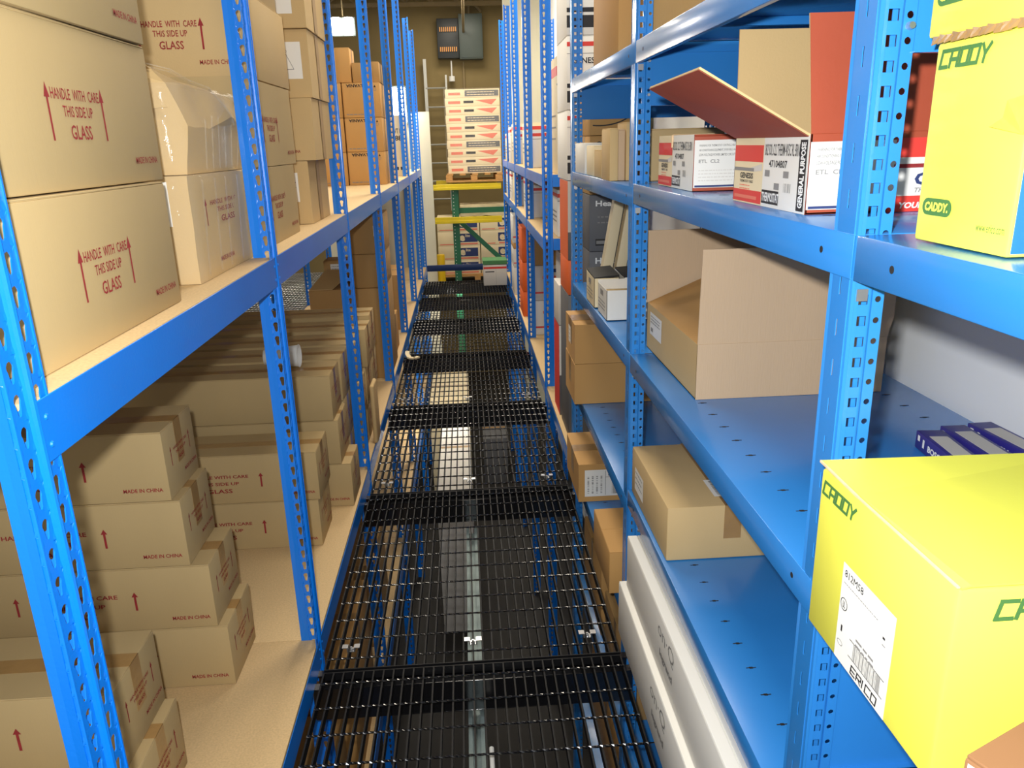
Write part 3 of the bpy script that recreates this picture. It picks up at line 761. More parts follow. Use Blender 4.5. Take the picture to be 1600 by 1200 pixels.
# ------------------------------------------------------------------ right shelving, open brown carton
t = thing('open_cardboard_box', 'large open brown carton with upright flaps on the middle right shelf', 'box', (.815, 2.142, .9555))
a, b, h = .245, .277, .146
link('body', MB().box(-a, a, -b, -b + .004, 0, h).box(-a, a, b - .004, b, 0, h).box(-a, -a + .004, -b, b, 0, h).box(a - .004, a, -b, b, 0, h).box(-a, a, -b, b, 0, .004), cardP, t, bevel=.001, seg=1)
fl = MB(); th = .004
pts = [(-a, h), (-a + .003, h + .238), (a + .01, h + .135 + .10), (a + .012, h + .05), (a + .004, h + .02), (a + .002, h)]
fl.slab([(u, -b, v) for u, v in pts], th, (0, -1, 0)); link('near_flap', fl, cardG, t)  # greyer card paints in the flash washing out the near side
fl = MB(); pts = [(-a - .002, h), (-a + .0, h + .225), (a - .02, h + .225), (a, h)]
fl.slab([(u, b - .004 + (v - h) * .06, v) for u, v in pts], th, (0, -1, 0)); link('far_flap', fl, cardG, t)
link('left_flap', MB().slab([(-a, -b + .006, h), (-a + .22, -b + .03, h + .10), (-a + .22, b - .03, h + .10), (-a, b - .006, h)], th), cardO, t)  # golden card puts the flash-lit look of this flap into its colour
link('right_flap', MB().slab([(a, -b + .006, h), (a, b - .006, h), (a + .03, b - .03, h + .2), (a + .03, -b + .03, h + .2)], th), cardP, t)
link('flash_tint_sheet', MB().box(-a, a, -b - .0012, -b - .0002, 0, h), cardG, t)  # added sheet over the near wall; its grey stands in for flash light
f = Decal((-a, b, 0), (0, -1, 0), (0, 0, 1), (-1, 0, 0)); f.rect(.045, .055, .19, .125, paper); f.lines(.055, .112, .17, 3, .009, .003, greyI); f.rect(.06, .066, .085, .078, greyI, .0014)
apply_print(t, t.children[0], [f])

# thermostat cartons
def d_therm(split, big):
    def g(d):
        H = d[2]; D2 = 2 * d[1]; e = face(d, '-x'); s = face(d, '-y'); W = 2 * d[0]
        e.rect(.004, 0, split, H, creamC, .0004); e.rect(.004, H * .62, split - .002, H * .86, redB, .0009); e.rect(.004, H * .02, split - .002, H * .20, redB, .0009)
        e.rect(.012, H * .07, split * .85, H * .12, pinkI, .0012)
        e.rect(.004, H * .48, split * .72, H * .53, greyI, .0012); e.poly([(split * .6, H * .53), (split * .97, H * .6), (split * .97, H * .5), (split * .72, H * .48)], greyW, .0011)
        e.text('GENESIS', split * .25, H * .37, H * .085, blackI, w=split * .45, bold=.03); e.text('THERMOSTAT CABLE', split * .25, H * .31, H * .04, blackI, w=split * .45)
        e.lines(split * .25, H * .26, split * .6, 2, H * .05, H * .015, pinkI)
        e.rect(split, 0, D2, H, whiteC, .0006)
        R = D2 - split
        e.text('18/2 SOL CL2 THERM 4X5C RL BRN', split + .006, H * .72, H * .16, blackI, w=R - (.04 if big else .02), bold=.01)
        e.text('47104807' if big else '47104807', split + R * .15, H * .56, H * .10, blackI, w=R * .42)
        for (u, v) in ((.06, .43), (.5, .43), (.3, .26)): e.rect(split + R * u, H * v, split + R * (u + .12), H * (v + .09), greyI, .0014)
        e.bars(split + R * .52, H * .24, split + R * .68, H * .36, greyI, 10)
        e.rect(split + .002, H * .05, split + R * .42, H * .24, blackI, .0014)
        e.text('THERMOSTAT', split + .005, H * .08, H * .13, whiteI, w=R * .40, lift=.0018, bold=.03)
        if big:
            e.rect(D2 - .034, H * .03, D2 - .006, H * .93, blackI, .0014); e.text('GENERAL PURPOSE', D2 - .01, H * .07, .018, whiteI, w=H * .83, rot=math.pi / 2, lift=.0018, bold=.04)
        s.rect(.001, H * .06, W * .999, H * .9, whiteC, .0006); s.rect(.004, H * .07, W * .42, H * .105, navyI, .001)
        s.text('WARNING FOR THERMOSTAT CONTROLS, HEATING &', .012, H * .78, H * .045, greyI, w=.10); s.text('AIR CONDITIONING EQUIPMENT, DOOR BELLS AND OTHER', .012, H * .70, H * .045, greyI, w=.105)
        s.text('LOW-VOLTAGE POWER LIMITED CIRCUITS', .012, H * .62, H * .045, greyI, w=.09); s.text('ETL  CL2', .012, H * .50, H * .06, greyI, w=.05)
        s.lines(.012, H * .36, .1, 4, H * .06, H * .015, greyW)
        if W > .3:
            s.rect(.14, H * .68, W, H * .92, redB, .001); s.rect(.14, H * .55, W, H * .60, redI, .001); s.rect(.135, 0, W, H * .20, redB, .001)
            s.text('GENESIS', .176, H * .33, H * .16, navyI, w=.13, bold=.04); s.text('THERMOSTAT CABLE', .176, H * .24, H * .06, greyI, w=.12, shear=.3)
            s.text('YOUR CONNECTION', .152, H * .04, H * .08, whiteI, w=.15, lift=.0014, shear=.25, bold=.04)
        return [e, s]
    return g
gT = 'thermostat cable cartons on the upper right shelf'
L1 = carton('closed red and white thermostat cable carton nearest the second right post', .547, .80, 1.89, 2.235, 1.4755, 1.607, redbrown, group=gT, seam='y', deco=d_therm(.15, False), tape=False)
link('torn_tape', MB().tube((-.1275, .02, .1305), (-.1285, .018, .10), .003, 6).box(-.127, -.02, .012, .026, .1312, .1325), cardEdge, L1)
L2 = thing('open_cardboard_box', 'opened red and white thermostat carton with tall red brown flaps, upper right shelf', 'box', (.72, 1.425, 1.4756), 0, gT)
a, b, h = .172, .175, .125
l2body = link('body', MB().box(-a, a, -b, -b + .004, 0, h).box(-a, a, b - .004, b, 0, h).box(-a, -a + .004, -b, b, 0, h).box(a - .004, a, -b, b, 0, h).box(-a, a, -b, b, 0, .004), redbrown, L2, bevel=.001, seg=1)
apply_print(L2, l2body, d_therm(.158, True)((a, b, h)))
def flap2(name, pts, out, nrm):
    o = link(name, MB().slab(pts, .0035, nrm), cardP, L2)
    n = Vector(nrm) * (.0006 if out > 0 else -.0042)
    q = [Vector(p) + Vector(nrm) * .0003 for p in pts] if out > 0 else [Vector(p) - Vector(nrm) * .0045 for p in pts]
    link('liner', MB().slab(q, .0006, nrm), redbrown, o)
flap2('left_flap', [(-a, -b + .003, h), (-a, b - .003, h), (-a - .181, b - .02, h + .095), (-a - .181, -b + .003, h + .102)], -1, Vector((.095, 0, .18)).normalized())
flap2('near_flap', [(-a - .0, -b, h), (a, -b, h), (a, -b - .012, h + .175), (-a - .022, -b - .012, h + .172)], 1, (0, -1, 0))
link('far_flap', MB().slab([(-a, b, h), (a, b, h), (a, b + .012, h + .197), (-a + .0, b + .012, h + .197)], .0035, (0, -1, 0)), cardP, L2)
link('right_flap', MB().slab([(a, -b + .003, h), (a, b - .003, h), (a + .12, b - .003, h + .14), (a + .12, -b + .003, h + .14)], .0035), redbrown, L2)

# yellow cartons
def d_yel(big=False, top=False):
    def g(d):
        H = d[2]; D2 = 2 * d[1]; e = face(d, '-x'); s = face(d, '-y'); tz = face(d, '+z')
        e.stroke('CADDY', .012, H - .030, .082, .0165, greenI)
        if not big:
            u, v, w, hh = .012, .031, .056, .019; r = hh / 2
            pts = [(u + r + r * math.cos(a), v + r + r * math.sin(a)) for a in [math.radians(90 + i * 22.5) for i in range(9)]] + [(u + w - r + r * math.cos(a), v + r + r * math.sin(a)) for a in [math.radians(-90 + i * 22.5) for i in range(9)]]
            e.poly(pts, greenI, .0008); e.text('CADDY.', u + w / 2, v + .0045, .0105, yellowC, w=.045, al='c', bold=.05, lift=.0016, shear=.1)
            s.rect(.004, .004, .022, H - .004, blueP)
            e.text('www.erico.com', .115, .022, .0085, greenI, w=.045, bold=0)
        else:
            e.rect(.082, .004, .204, .138, paper, .0006)
            e.text('812M58', .089, .122, .0095, blackI, w=.045, bold=0); e.lines(.089, .113, .175, 1, .01, .0012, greyI)
            e.ring(.094, .085, .0085, .0012, blackI, 20); e.text('UL', .094, .080, .009, blackI, al='c', w=.006); e.rect(.092, .046, .0955, .055, blackI)
            e.ring(.094, .030, .007, .001, greyI, 12, .004); e.lines(.13, .057, .175, 2, .007, .003, greyI)
            e.rect(.116, .0495, .197, .0505, blackI, .0012); e.rect(.116, .0265, .197, .0275, blackI, .0012); e.bars(.127, .0275, .192, .0495, greyI, 26)
            e.stroke('ERICO', .126, .009, .060, .0105, blackI, sw=.2, sl=.12); e.rect(.183, .098, .188, .101, blackI); e.rect(.183, .09, .19, .0915, greyI)
            s.stroke('CADDY', .040, H - .034, .10, .019, greenI)
            tz.text('DEALER: MARK HERE', .060, D2 - .055, .0065, greenI, w=.10, rot=-math.pi / 2, bold=0); tz.text('FOR PARTIAL CONTAINER', .047, D2 - .045, .0065, greenI, w=.115, rot=-math.pi / 2, bold=0)
            tz.lines(.27, D2 - .012, .34, 3, .007, .0015, greenI); tz.rect(.145, D2 - .020, .175, D2 - .001, paper)
        return [e, s, tz]
    return g
def crinkle(root, y0, y1, z, n=14, x=-.1545):
    mb = MB(); rnd = random.Random(4)
    for i in range(n):
        ya = y0 + (y1 - y0) * i / n; yb = ya + (y1 - y0) / n * 1.2
        mb.slab([(x - .001, ya, z - .004 + rnd.uniform(-.002, .002)), (x - .002 - rnd.uniform(0, .002), yb, z - .005), (x - .0015, yb, z + .004 + rnd.uniform(-.001, .002)), (x - .003, ya, z + .003)], .0006)
    link('crinkled_tape', mb, tapeM, root)
gY = 'yellow fastener cartons on the right shelving'
MY = carton('yellow carton with green lettering and oval logo on the upper right shelf', .535, .84, .745, .912, 1.4757, 1.697, yellowC, group=gY, deco=d_yel(), tape=False, seam='x', bev=.004)
crinkle(MY, -.082, .082, .2195)
link('loose_tape', MB().slab([(-.1535, -.083, .118), (-.156, -.035, .126), (-.1545, -.052, .134), (-.1565, -.058, .150), (-.1535, -.083, .155)], .0008), amberT, MY)
carton('yellow carton stacked on another one, cut by the top of the picture', .53, .84, .70, .925, 1.698, 1.92, yellowC, group=gY, deco=d_yel(), tape=False, seam='x', bev=.004)
carton('sliver of a yellow carton at the right picture edge, upper right shelf', .545, .84, .50, .728, 1.4757, 1.697, yellowC, group=gY, deco=d_yel(), tape=False, seam='x', bev=.004)
N = carton('large bright yellow carton with a white barcode label, nearest on the middle right shelf', .449, .83, .615, .909, .9557, 1.186, yellowC, group=gY, deco=d_yel(True), tape=False, seam='y', bev=.005, flaps=False)
link('lid_flap', MB().slab([(-.187, -.146, .2305), (-.178, -.146, .233), (.18, -.146, .233), (.18, .146, .233), (-.15, .146, .234), (-.192, .144, .240), (-.187, .05, .234)], .0022, (0, 0, 1)), yellowC, N)
link('flap_edge', MB().bar((-.1895, -.145, .2305), (-.1895, .05, .2315), .003, .0016).bar((-.1895, .05, .2315), (-.193, .144, .2385), .003, .0022).bar((-.193, .145, .2385), (-.15, .147, .233), .003, .0016), cardEdge, N)
c = .60
carton('plain brown carton at the bottom right corner, in front of the large yellow one', .42, .62, .405, .555, .9558, 1.10, card3, rz=.424, deco=lambda d: [(lambda f: (f.rect(.004, .004, 2 * d[1] - .004, d[2] - .006, whiteI), f)[1])(face(d, '-x'))], tape=False)

# brown carton on the lower right shelf
def d_s(d):
    t_ = face(d, '+z'); D2 = 2 * d[1]; t_.rect(.145, .055, .205, .165, paper); 
    for i in range(12): t_.rect(.156, .066 + i * .0075, .196, .066 + i * .0075 + .003 + (i % 3) * .001, greyI, .0014)
    e = face(d, '-x'); e.rect(.05, .035, .165, .11, paper); e.lines(.06, .095, .15, 3, .018, .004, greyI); return [t_, e]
carton('brown carton with a white barcode label on the lower right shelf', .507, .87, 1.862, 2.315, .4906, .652, cardP, seam='y', deco=d_s, group='plain brown cartons of the right shelving', flaps=False, bev=.005)
# long white cartons standing on edge under the lower shelf
def d_onq(u):
    def g(d):
        e = face(d, '-x'); e.text('on·Q', u, d[2] * .60, .05, greyI, w=.16, bold=-.005); e.text('legrand', u + .02, d[2] * .30, .028, greyI, w=.13, bold=.05); return [e]
    return g
carton('upper of the two long white cartons below the lower right shelf', .471, .535, 1.07, 2.20, .211, .392, whiteC, cat='box', group='long white cartons below the lower right shelf', deco=d_onq(.42), tape=False, seam='y', name='long_white_box', bev=.003)
carton('lower of the two long white cartons below the lower right shelf', .452, .535, 1.07, 2.23, .0207, .2100, whiteC, cat='box', group='long white cartons below the lower right shelf', deco=d_onq(.46), tape=False, seam='y', name='long_white_box', bev=.003)
# navy packets
for i, (x, y, r) in enumerate(((.945, 1.33, -.12), (1.02, 1.35, -.05), (1.10, 1.36, 0.04))):
    tt = thing('flat_packet', ['navy packet nearest the aisle', 'middle navy packet', 'navy packet nearest the white wall'][i] + ' on the middle right shelf behind the large yellow carton', 'packet', (x, y, .9557), r, 'navy packets on the middle right shelf')
    bo = link('body', MB().box(-.027, .027, -.16, .16, 0, .038), navyC, tt, bevel=.002)
    f = Decal((-.027, .16, 0), (0, -1, 0), (0, 0, 1), (-1, 0, 0)); f.text('BOSCH', .06, .012, .014, whiteI, w=.07, bold=.04); f.rect(.012, .02, .022, .032, whiteI); f.rect(.035, .012, .043, .03, whiteI)
    apply_print(tt, bo, [f])
    link('paper_top', MB().box(-.018, .018, -.15, .12, .0382, .0388), greyW, tt)

# ------------------------------------------------------------------ right shelving, second bay
# open white cartons on the middle shelf
def open_white(label, x0, x1, y0, y1, h, m, black=False):
    tt = thing('open_carton', label, 'box', ((x0 + x1) / 2, (y0 + y1) / 2, .9577), 0, 'small open white cartons on the middle right shelf'); a, b = (x1 - x0) / 2, (y1 - y0) / 2
    bo = link('body', MB().box(-a, a, -b, -b + .002, 0, h).box(-a, a, b - .002, b, 0, h + .01).box(-a, -a + .002, -b, b, 0, h).box(a - .002, a, -b, b, 0, h).box(-a, a, -b, b, 0, .002), m, tt)
    link('lining', MB().box(-a + .0022, a - .0022, -b + .0022, b - .0022, .003, h * .75), cardP, tt)
    f = Decal((-a, b, 0), (0, -1, 0), (0, 0, 1), (-1, 0, 0)); f.rect(2 * b * .3, h * .7, 2 * b * .6, h * .88, greyI); f.lines(.02, h * .5, 2 * b - .03, 3, h * .12, .004, greyI)
    if black: f.ring(b, h * .45, .03, .003, greyI)
    apply_print(tt, bo, [f])
    if black: link('dark_contents', MB().slab([(-a, -b, h + .004), (a, -b, h + .012), (a, b, h + .02), (-a, b, h + .012)], .006), darkM, tt)
open_white('white open carton with a tan lining beside the second right post, middle right shelf', .507, .665, 2.80, 2.99, .113, whiteC)
open_white('cream open carton with dark contents behind the white one on the middle right shelf', .50, .60, 3.04, 3.24, .118, creamC, True)
open_white('white open carton with dark contents deeper on the middle right shelf', .62, .80, 3.04, 3.24, .118, whiteC, True)
# leaning pale boards
for i, (x, lean, m, lab) in enumerate(((.60, .075, creamC, 'cream long flat carton leaning on the middle right shelf, left one'), (.660, .075, creamC, 'cream long flat carton leaning on the middle right shelf, right one'), (.72, .05, whiteC, 'white long flat carton leaning beside the cream ones on the middle right shelf'))):
    o = link('long_flat_box', MB().box(-.022, .022, -.03, .03, 0, .42), m, None, (x, 3.42, .9602), (0, math.atan(.17), 0), bevel=.002)
    tag(o, lab, 'box', 'leaning flat cartons on the middle right shelf')
# cartons on the upper shelf
gS = 'small cartons along the upper right shelf'
def d_v(d):
    f = face(d, '-y'); W = 2 * d[0]; f.rect(W * .35, d[2] * .42, W * .7, d[2] * .75, blackI); return [f]
for (lab, x0, x1, y0, y1, h, m, dc) in (
        ('small white carton at the shelf edge beside the third right post', .503, .60, 3.32, 3.60, .125, whiteC, None),
        ('small pale carton next to the white one on the upper right shelf', .505, .60, 3.10, 3.28, .115, creamC, None),
        ('short tan carton between the pale one and the tall narrow ones, upper right shelf', .503, .60, 2.92, 3.08, .10, cardP, None),
        ('tall golden carton standing behind the short tan one, upper right shelf', .535, .62, 3.12 - .0, 3.30, .001, cardO, None),
        ('leftmost tall narrow tan carton at the edge of the upper right shelf', .494, .524, 2.70, 2.86, .172, cardP, None),
        ('middle tall narrow tan carton at the edge of the upper right shelf', .5245, .549, 2.71, 2.86, .168, cardG, None),
        ('tall narrow pale carton with a black mark beside the second right post', .5495, .582, 2.70, 2.86, .19, cardP, d_v),
        ('wide pale yellow carton behind the second right post, upper right shelf', .60, .86, 2.62, 3.02, .165, cardP, None)):
    if h < .01: continue
    carton(lab, x0, x1, y0, y1, 1.4656, 1.4656 + h, m, group=gS, tape=False, deco=dc, name='small_carton', bev=.0015)
def d_arc(d):
    f = face(d, '-y'); W = 2 * d[0]; f.arc(W * .22, d[2] * .75, .17, .095, .006, blackI, W, d[2]); f.arc(W * .22, d[2] * .62, .035, .022, .005, blackI, W, d[2]); f.text('EW', W * .70, .028, .024, greyI, w=.05); return [f]
def d_sa(d):
    f = face(d, '-y'); f.text('SA', .03, d[2] - .06, .035, blackI, w=.06, bold=.02); return [f]
carton('wide tan carton lettered in black at the back of the upper right shelf', .585, .92, 3.70, 4.05, 1.4062, 1.620, cardO, group=gS, deco=d_sa, seam='x') 
carton('wide tan carton with a black arc print, on top of the lettered one', .585, .80, 3.70, 4.05, 1.6205, 1.80, cardO, group=gS, deco=d_arc, seam='x')
carton('narrow pale carton standing beside the arc printed one, upper right shelf', .805, .88, 3.70, 4.05, 1.6205, 1.80, cardP, group=gS, tape=False)
carton('large golden tan carton on the top right shelf between second and third right posts', .502, .95, 2.62, 3.10, 1.8626, 2.35, cardO, group='cartons on the top right shelf')
carton('brown carton on the top right shelf behind the large golden one', .56, .95, 2.40, 2.6, 1.8626, 2.30, card2, group='cartons on the top right shelf')
# taped cartons on lower shelves
gQ = 'taped brown cartons jutting from the lower right shelves'
def d_q(d):
    e = face(d, '-x'); e.rect(.10, .06, .17, .14, paper); e.lines(.11, .12, .16, 3, .02, .003, greyI); return [e]
carton('heavily taped brown carton, upper of the two jutting out past the second right post', .462, .82, 3.335, 3.645, .6405, .822, cardO, group=gQ, rough=.002, flaps=False, seam='x', deco=d_q, tw=.06)
carton('brown carton, lower of the two jutting out past the second right post', .460, .82, 3.335, 3.645, .4507, .640, cardO, group=gQ, rough=.001, flaps=False, seam='x', tw=.04)
def d_r(d):
    f = face(d, '-y'); f.rect(.028, .025, .22, .155, paper); f.rect(.135, .125, .155, .148, blackI, .0014); f.bars(.152, .035, .205, .105, blackI, 16); f.rect(.122, .03, .1235, .15, blackI, .0014); f.rect(.122, .118, .21, .1195, blackI, .0014)
    for i in range(4): f.bars(.04 + i * .02, .04, .048 + i * .02, .13, greyI, 10, vert=False)
    return [f]
carton('brown carton with a large white shipping label low beside the second right post', .460, .85, 3.21, 3.62, .0207, .205, cardO, group=gQ, rough=.0012, flaps=False, seam='x', deco=d_r, tw=.04)
carton('narrow golden carton on the lowest right shelf just behind the second right post', .462, .80, 2.45, 2.80, .0207, .19, cardO, group=gQ, tape=False)
gB = 'cartons on the shelves below the walkway, right side'
for k, (z, y0, y1, x0, zt) in enumerate(((-.55, 1.2, 1.6, .62, -.2), (-.55, 2.45, 2.9, .53, -.25), (-.55, 3.0, 3.5, .53, -.2), (-1.2, 1.7, 2.2, .55, -.8), (-1.2, 2.5, 3.3, .54, -.75))):
    carton(['nearest brown carton', 'second brown carton', 'third brown carton', 'deep brown carton', 'deep golden carton'][k] + ' seen through the grating below the right shelving', x0, 1.0, y0, y1, z + .0007, zt, [card2, card2, cardO, card2, cardO][k], group=gB)
# ------------------------------------------------------------------ beyond the steel shelving: heater cartons etc.
gH = 'heater cartons between the steel shelving and the far right rack'
def d_heat(mode):
    def g(d):
        H = d[2]; W = 2 * d[0]; f = face(d, '-y'); e = face(d, '-x'); D2 = 2 * d[1]
        if mode == 'org':
            e.rect(0, 0, D2, H, orangeC, .0004); f.rect(0, H * .36, W, H, greyW, .0004); f.rect(W * .2, H * .65, W * .95, H * .96, whiteI, .0008); f.rect(W * .2, H * .38, W * .95, H * .60, whiteI, .0008)
            f.text('Heater', W * .75, H * .03, W * .32, whiteI, w=H * .26, rot=math.pi / 2, bold=.03)
        elif mode == 'grey':
            f.text('Heater', W * .5, H * .80, H * .10, whiteI, w=W * .7, al='c', bold=.03); f.lines(W * .2, H * .6, W * .85, 2, H * .1, .006, greyI); f.rect(W * .15, H * .1, W * .6, H * .22, blackI); f.rect(W * .17, H * .13, W * .58, H * .19, greyI, .0014)
        elif mode == 'plain':
            f.text('Heater', W * .7, H * .3, W * .3, whiteI, w=H * .4, rot=math.pi / 2)
        elif mode == 'red':
            e.rect(0, 0, D2, H, redB, .0004); f.rect(0, H * .45, W, H, whiteC, .0004); f.text('Heater', W * .65, H * .06, W * .4, whiteI, w=H * .3, rot=math.pi / 2, bold=.03)
        elif mode == 'kc':
            f.rect(W * .3, H * .8, W * .6, H * .9, navyI); f.text('K', W * .3, H * .5, .04, navyI); f.rect(W * .2, H * .62, W * .9, H * .70, pinkI); f.rect(0, H * .2, W * .5, H * .25, redB)
        return [f, e]
    return g
def hb(lab, x0, x1, y0, y1, z0, z1, m, mode):
    return carton(lab, x0, x1, y0, y1, z0, z1, m, group=gH, tape=False, flaps=False, deco=d_heat(mode), name='printed_carton')
hb('red and grey heater carton on the floor deck behind the taped cartons', .524, .605, 4.46, 4.72, .0, .56, greyC, 'red')
hb('white carton above the red and grey heater carton beside the walkway', .524, .605, 4.46, 4.72, .561, .80, greyW, 'plain')
hb('dark grey carton at the edge of the far right rack under the orange one', .528, .612, 4.06, 4.40, .0, .815, greyC, 'plain')
hb('orange carton left of the third right post', .528, .612, 4.06, 4.40, .816, 1.0, orangeC, 'plain')
hb('orange sided grey heater carton, uppermost left of the third right post', .528, .612, 4.06, 4.40, 1.001, 1.405, greyC, 'org')
hb('dark grey carton low behind the third right post', .616, .70, 4.06, 4.40, .0, .86, greyC, 'plain')
hb('orange and white carton behind the third right post', .616, .70, 4.06, 4.40, .861, 1.03, orangeC, 'plain')
hb('white labelled heater carton behind the third right post', .616, .70, 4.06, 4.40, 1.031, 1.405, greyC, 'org')
hb('dark grey heater carton at the bottom right of the third right post', .585, .78, 3.71, 4.05, .0, .80, greyC, 'grey')
hb('dark grey heater carton, middle of the column right of the third right post', .585, .78, 3.71, 4.05, .801, 1.09, greyC, 'grey')
hb('dark grey heater carton, top of the column right of the third right post', .585, .78, 3.71, 4.05, 1.091, 1.355, greyC, 'grey')
carton('flat brown carton on top of the dark grey heater cartons', .585, .78, 3.71, 4.05, 1.356, 1.405, card2, group=gH, tape=False)
# white thermostat cartons high up
gG = 'white cartons with red stripes in the far right rack'
def d_gen(d):
    H = d[2]; W = 2 * d[0]; f = face(d, '-y')
    f.rect(0, H * .86, W, H * .92, redB, .0006); f.rect(0, H * .76, W, H * .768, greyI, .0006); f.text('GENESIS', W * .08, H * .63, H * .08, blackI, w=W * .42, bold=.02)
    f.rect(0, H * .10, W, H * .26, blackI, .0006); f.rect(0, H * .30, W, H * .36, blackI, .0006); f.text('SERIES', W * .45, H * .305, H * .04, whiteI, w=W * .25, lift=.0012)
    return [f]
def d_gen2(d):
    H = d[2]; W = 2 * d[0]; f = face(d, '-y'); f.rect(0, H * .84, W, H * .92, redB, .0006); f.rect(0, H * .76, W, H * .775, greyI, .0006); e = face(d, '-x'); e.rect(0, H * .84, 2 * d[1], H * .92, redB, .0006); e.lines(.05, H * .5, 2 * d[1] - .05, 3, H * .1, .01, greyI); return [f, e]
for i in range(4):
    z = 1.406 + i * .342
    carton(['white carton resting on the heater cartons behind the third right post', 'white carton with black bands and a red stripe, second up behind the third right post', 'white carton with black bands and a red stripe, third up behind the third right post', 'white carton at the top picture edge behind the third right post'][i], .53, .86, 4.08, 4.50, z, z + .341, whiteC, group=gG, tape=False, deco=d_gen)
fr = [(5.12, 5.7, .60, 1.6), (6.52, 6.95, .56, 1.6), (7.05, 7.4, .55, 1.55), (7.86, 8.15, .52, 1.5), (8.2, 8.5, .52, 1.5), (8.56, 8.93, .51, 1.4), (9.1, 9.6, .51, 1.4)]
nm = ['nearest', 'second', 'third', 'fourth', 'fifth', 'sixth', 'farthest']
for i, (y0, y1, x0, zt) in enumerate(fr):
    carton(f'{nm[i]} white red striped carton on the top deck of the far right rack', x0, 1.05, y0, y1, 1.4002, 1.4002 + [.70, .29, .36, .30, .38, .36, .30][i], creamC if i % 2 == 0 else whiteC, group=gG, tape=False, deco=d_gen2)
    if i != 4: carton(f'{nm[i]} white red striped carton on the middle deck of the far right rack', x0, 1.05, y0, y1, 1.0002, 1.0002 + [.30, .26, .29, .30, .28, .3, .30][i], whiteC, group=gG, tape=False, deco=d_gen2)
carton('pale carton with a purple panel on the middle deck of the far right rack', .52, .70, 8.2, 8.5, 1.0002, 1.30, creamC, group=gG, tape=False, deco=lambda d: [(lambda f: (f.rect(.03, .01, .12, .28, purpleM), f)[1])(face(d, '-y'))])
gW = 'white and orange cartons on the floor deck of the far right rack'
for i, (y0, y1, x0, z0, z1, m, mode, lab) in enumerate((
        (6.54, 6.95, .54, .0, .30, whiteC, 'kc', 'white carton low in the far right rack, bottom of the nearest column'),
        (6.54, 6.95, .54, .301, .60, greyW, 'kc', 'white carton low in the far right rack, middle of the nearest column'),
        (6.54, 6.95, .54, .601, .88, card2, 'none', 'brown carton low in the far right rack, top of the nearest column'),
        (5.14, 5.6, .64, .0, .42, greyW, 'kc', 'pale grey carton with blue marks behind the fourth right post, lower'),
        (5.14, 5.6, .64, .421, .86, whiteC, 'kc', 'white carton with blue and red marks behind the fourth right post, upper'),
        (7.3, 7.72, .515, .0, .24, orangeC, 'none', 'orange carton at the bottom of the orange stack in the far right rack'),
        (7.3, 7.72, .515, .241, .52, orangeC, 'none', 'orange carton in the middle of the orange stack in the far right rack'),
        (7.3, 7.72, .515, .521, .84, orangeC, 'none', 'orange carton on top of the orange stack in the far right rack'),
        (8.45, 8.90, .505, .0, .30, whiteC, 'none', 'white carton at the bottom of the far white stack beside the walkway'),
        (8.45, 8.90, .505, .301, .50, whiteC, 'kc', 'white carton second up in the far white stack beside the walkway'),
        (8.45, 8.90, .505, .501, .56, cardO, 'none', 'flat tan carton in the far white stack beside the walkway'),
        (8.45, 8.90, .505, .561, .85, whiteC, 'kc', 'white carton on top of the far white stack beside the walkway'))):
    carton(lab, x0, 1.0, y0, y1, z0 + .0003, z1, m, group=gW, tape=False, deco=d_heat(mode) if mode == 'kc' else None, name='printed_carton')

# ------------------------------------------------------------------ pallet rack across the end
pr = thing('pallet_rack', 'pallet rack with a green upright and yellow beams across the end of the walkway', 'rack', (0, 10.6, ZB))
def prl(n, mb, m): return link(n, mb, m, pr, (0, -10.6, -ZB), bevel=.002, seg=1)
for (x, y) in ((-.125, 10.55), (-.125, 11.65), (1.12, 10.55)):
    if x > 1: continue
    mb = MB().box(x - .045, x + .045, y - .035, y - .032, ZB, 1.04).box(x - .045, x - .042, y - .035, y + .035, ZB, 1.04).box(x + .042, x + .045, y - .035, y + .035, ZB, 1.04)
    o = prl('upright', mb, greenM)
    hm = MB()
    for i in range(30): hm.tube((x - .02, y - .0365, -.3 + i * .045), (x - .02, y - .0355, -.3 + i * .045), .006, 6)
    link('holes', hm, whiteI, o)
prl('horizontal_brace', MB().box(-.08, .58, 10.56, 10.60, .72, .79), greenM)
prl('diagonal_brace', MB().bar((-.08, 10.575, .62), (.50, 10.575, .06), .03, .06), greenM)
for (z0, z1, yy) in ((1.03, 1.10, 10.45), (.60, .68, 10.45), (1.03, 1.10, 11.7)):
    prl('beam', MB().box(-.40, .485, yy, yy + .05, z0, z1).box(-.40, .485, yy - .012, yy, z0, z0 + (z1 - z0) * .45), yellowM)
tag(link('guard_beam', MB().box(-.525, .485, 10.10, 10.15, .03, .105), mat('navy_beam_enamel', s2l(18, 44, 92), .4), bevel=.003), 'dark blue beam across the end of the walkway', 'beam')
mb = MB()
for i in range(5): mb.box(-.22 + i * .17, -.14 + i * .17, 11.0, 11.9, 1.19, 1.21)
for i in range(3): mb.box(-.24 + i * .34, -.15 + i * .34, 11.0, 11.9, 1.125, 1.188)
mb.box(-.24, .56, 10.98, 11.06, 1.101, 1.1235); mb.box(-.24, .56, 11.8, 11.88, 1.101, 1.1235)
for o in [link('pallet', mb, woodM)]: tag(o, 'wooden pallet on the yellow beam under the tall stack of flat cartons', 'pallet')
gP = 'flat cream cartons stacked on the pallet at the end'
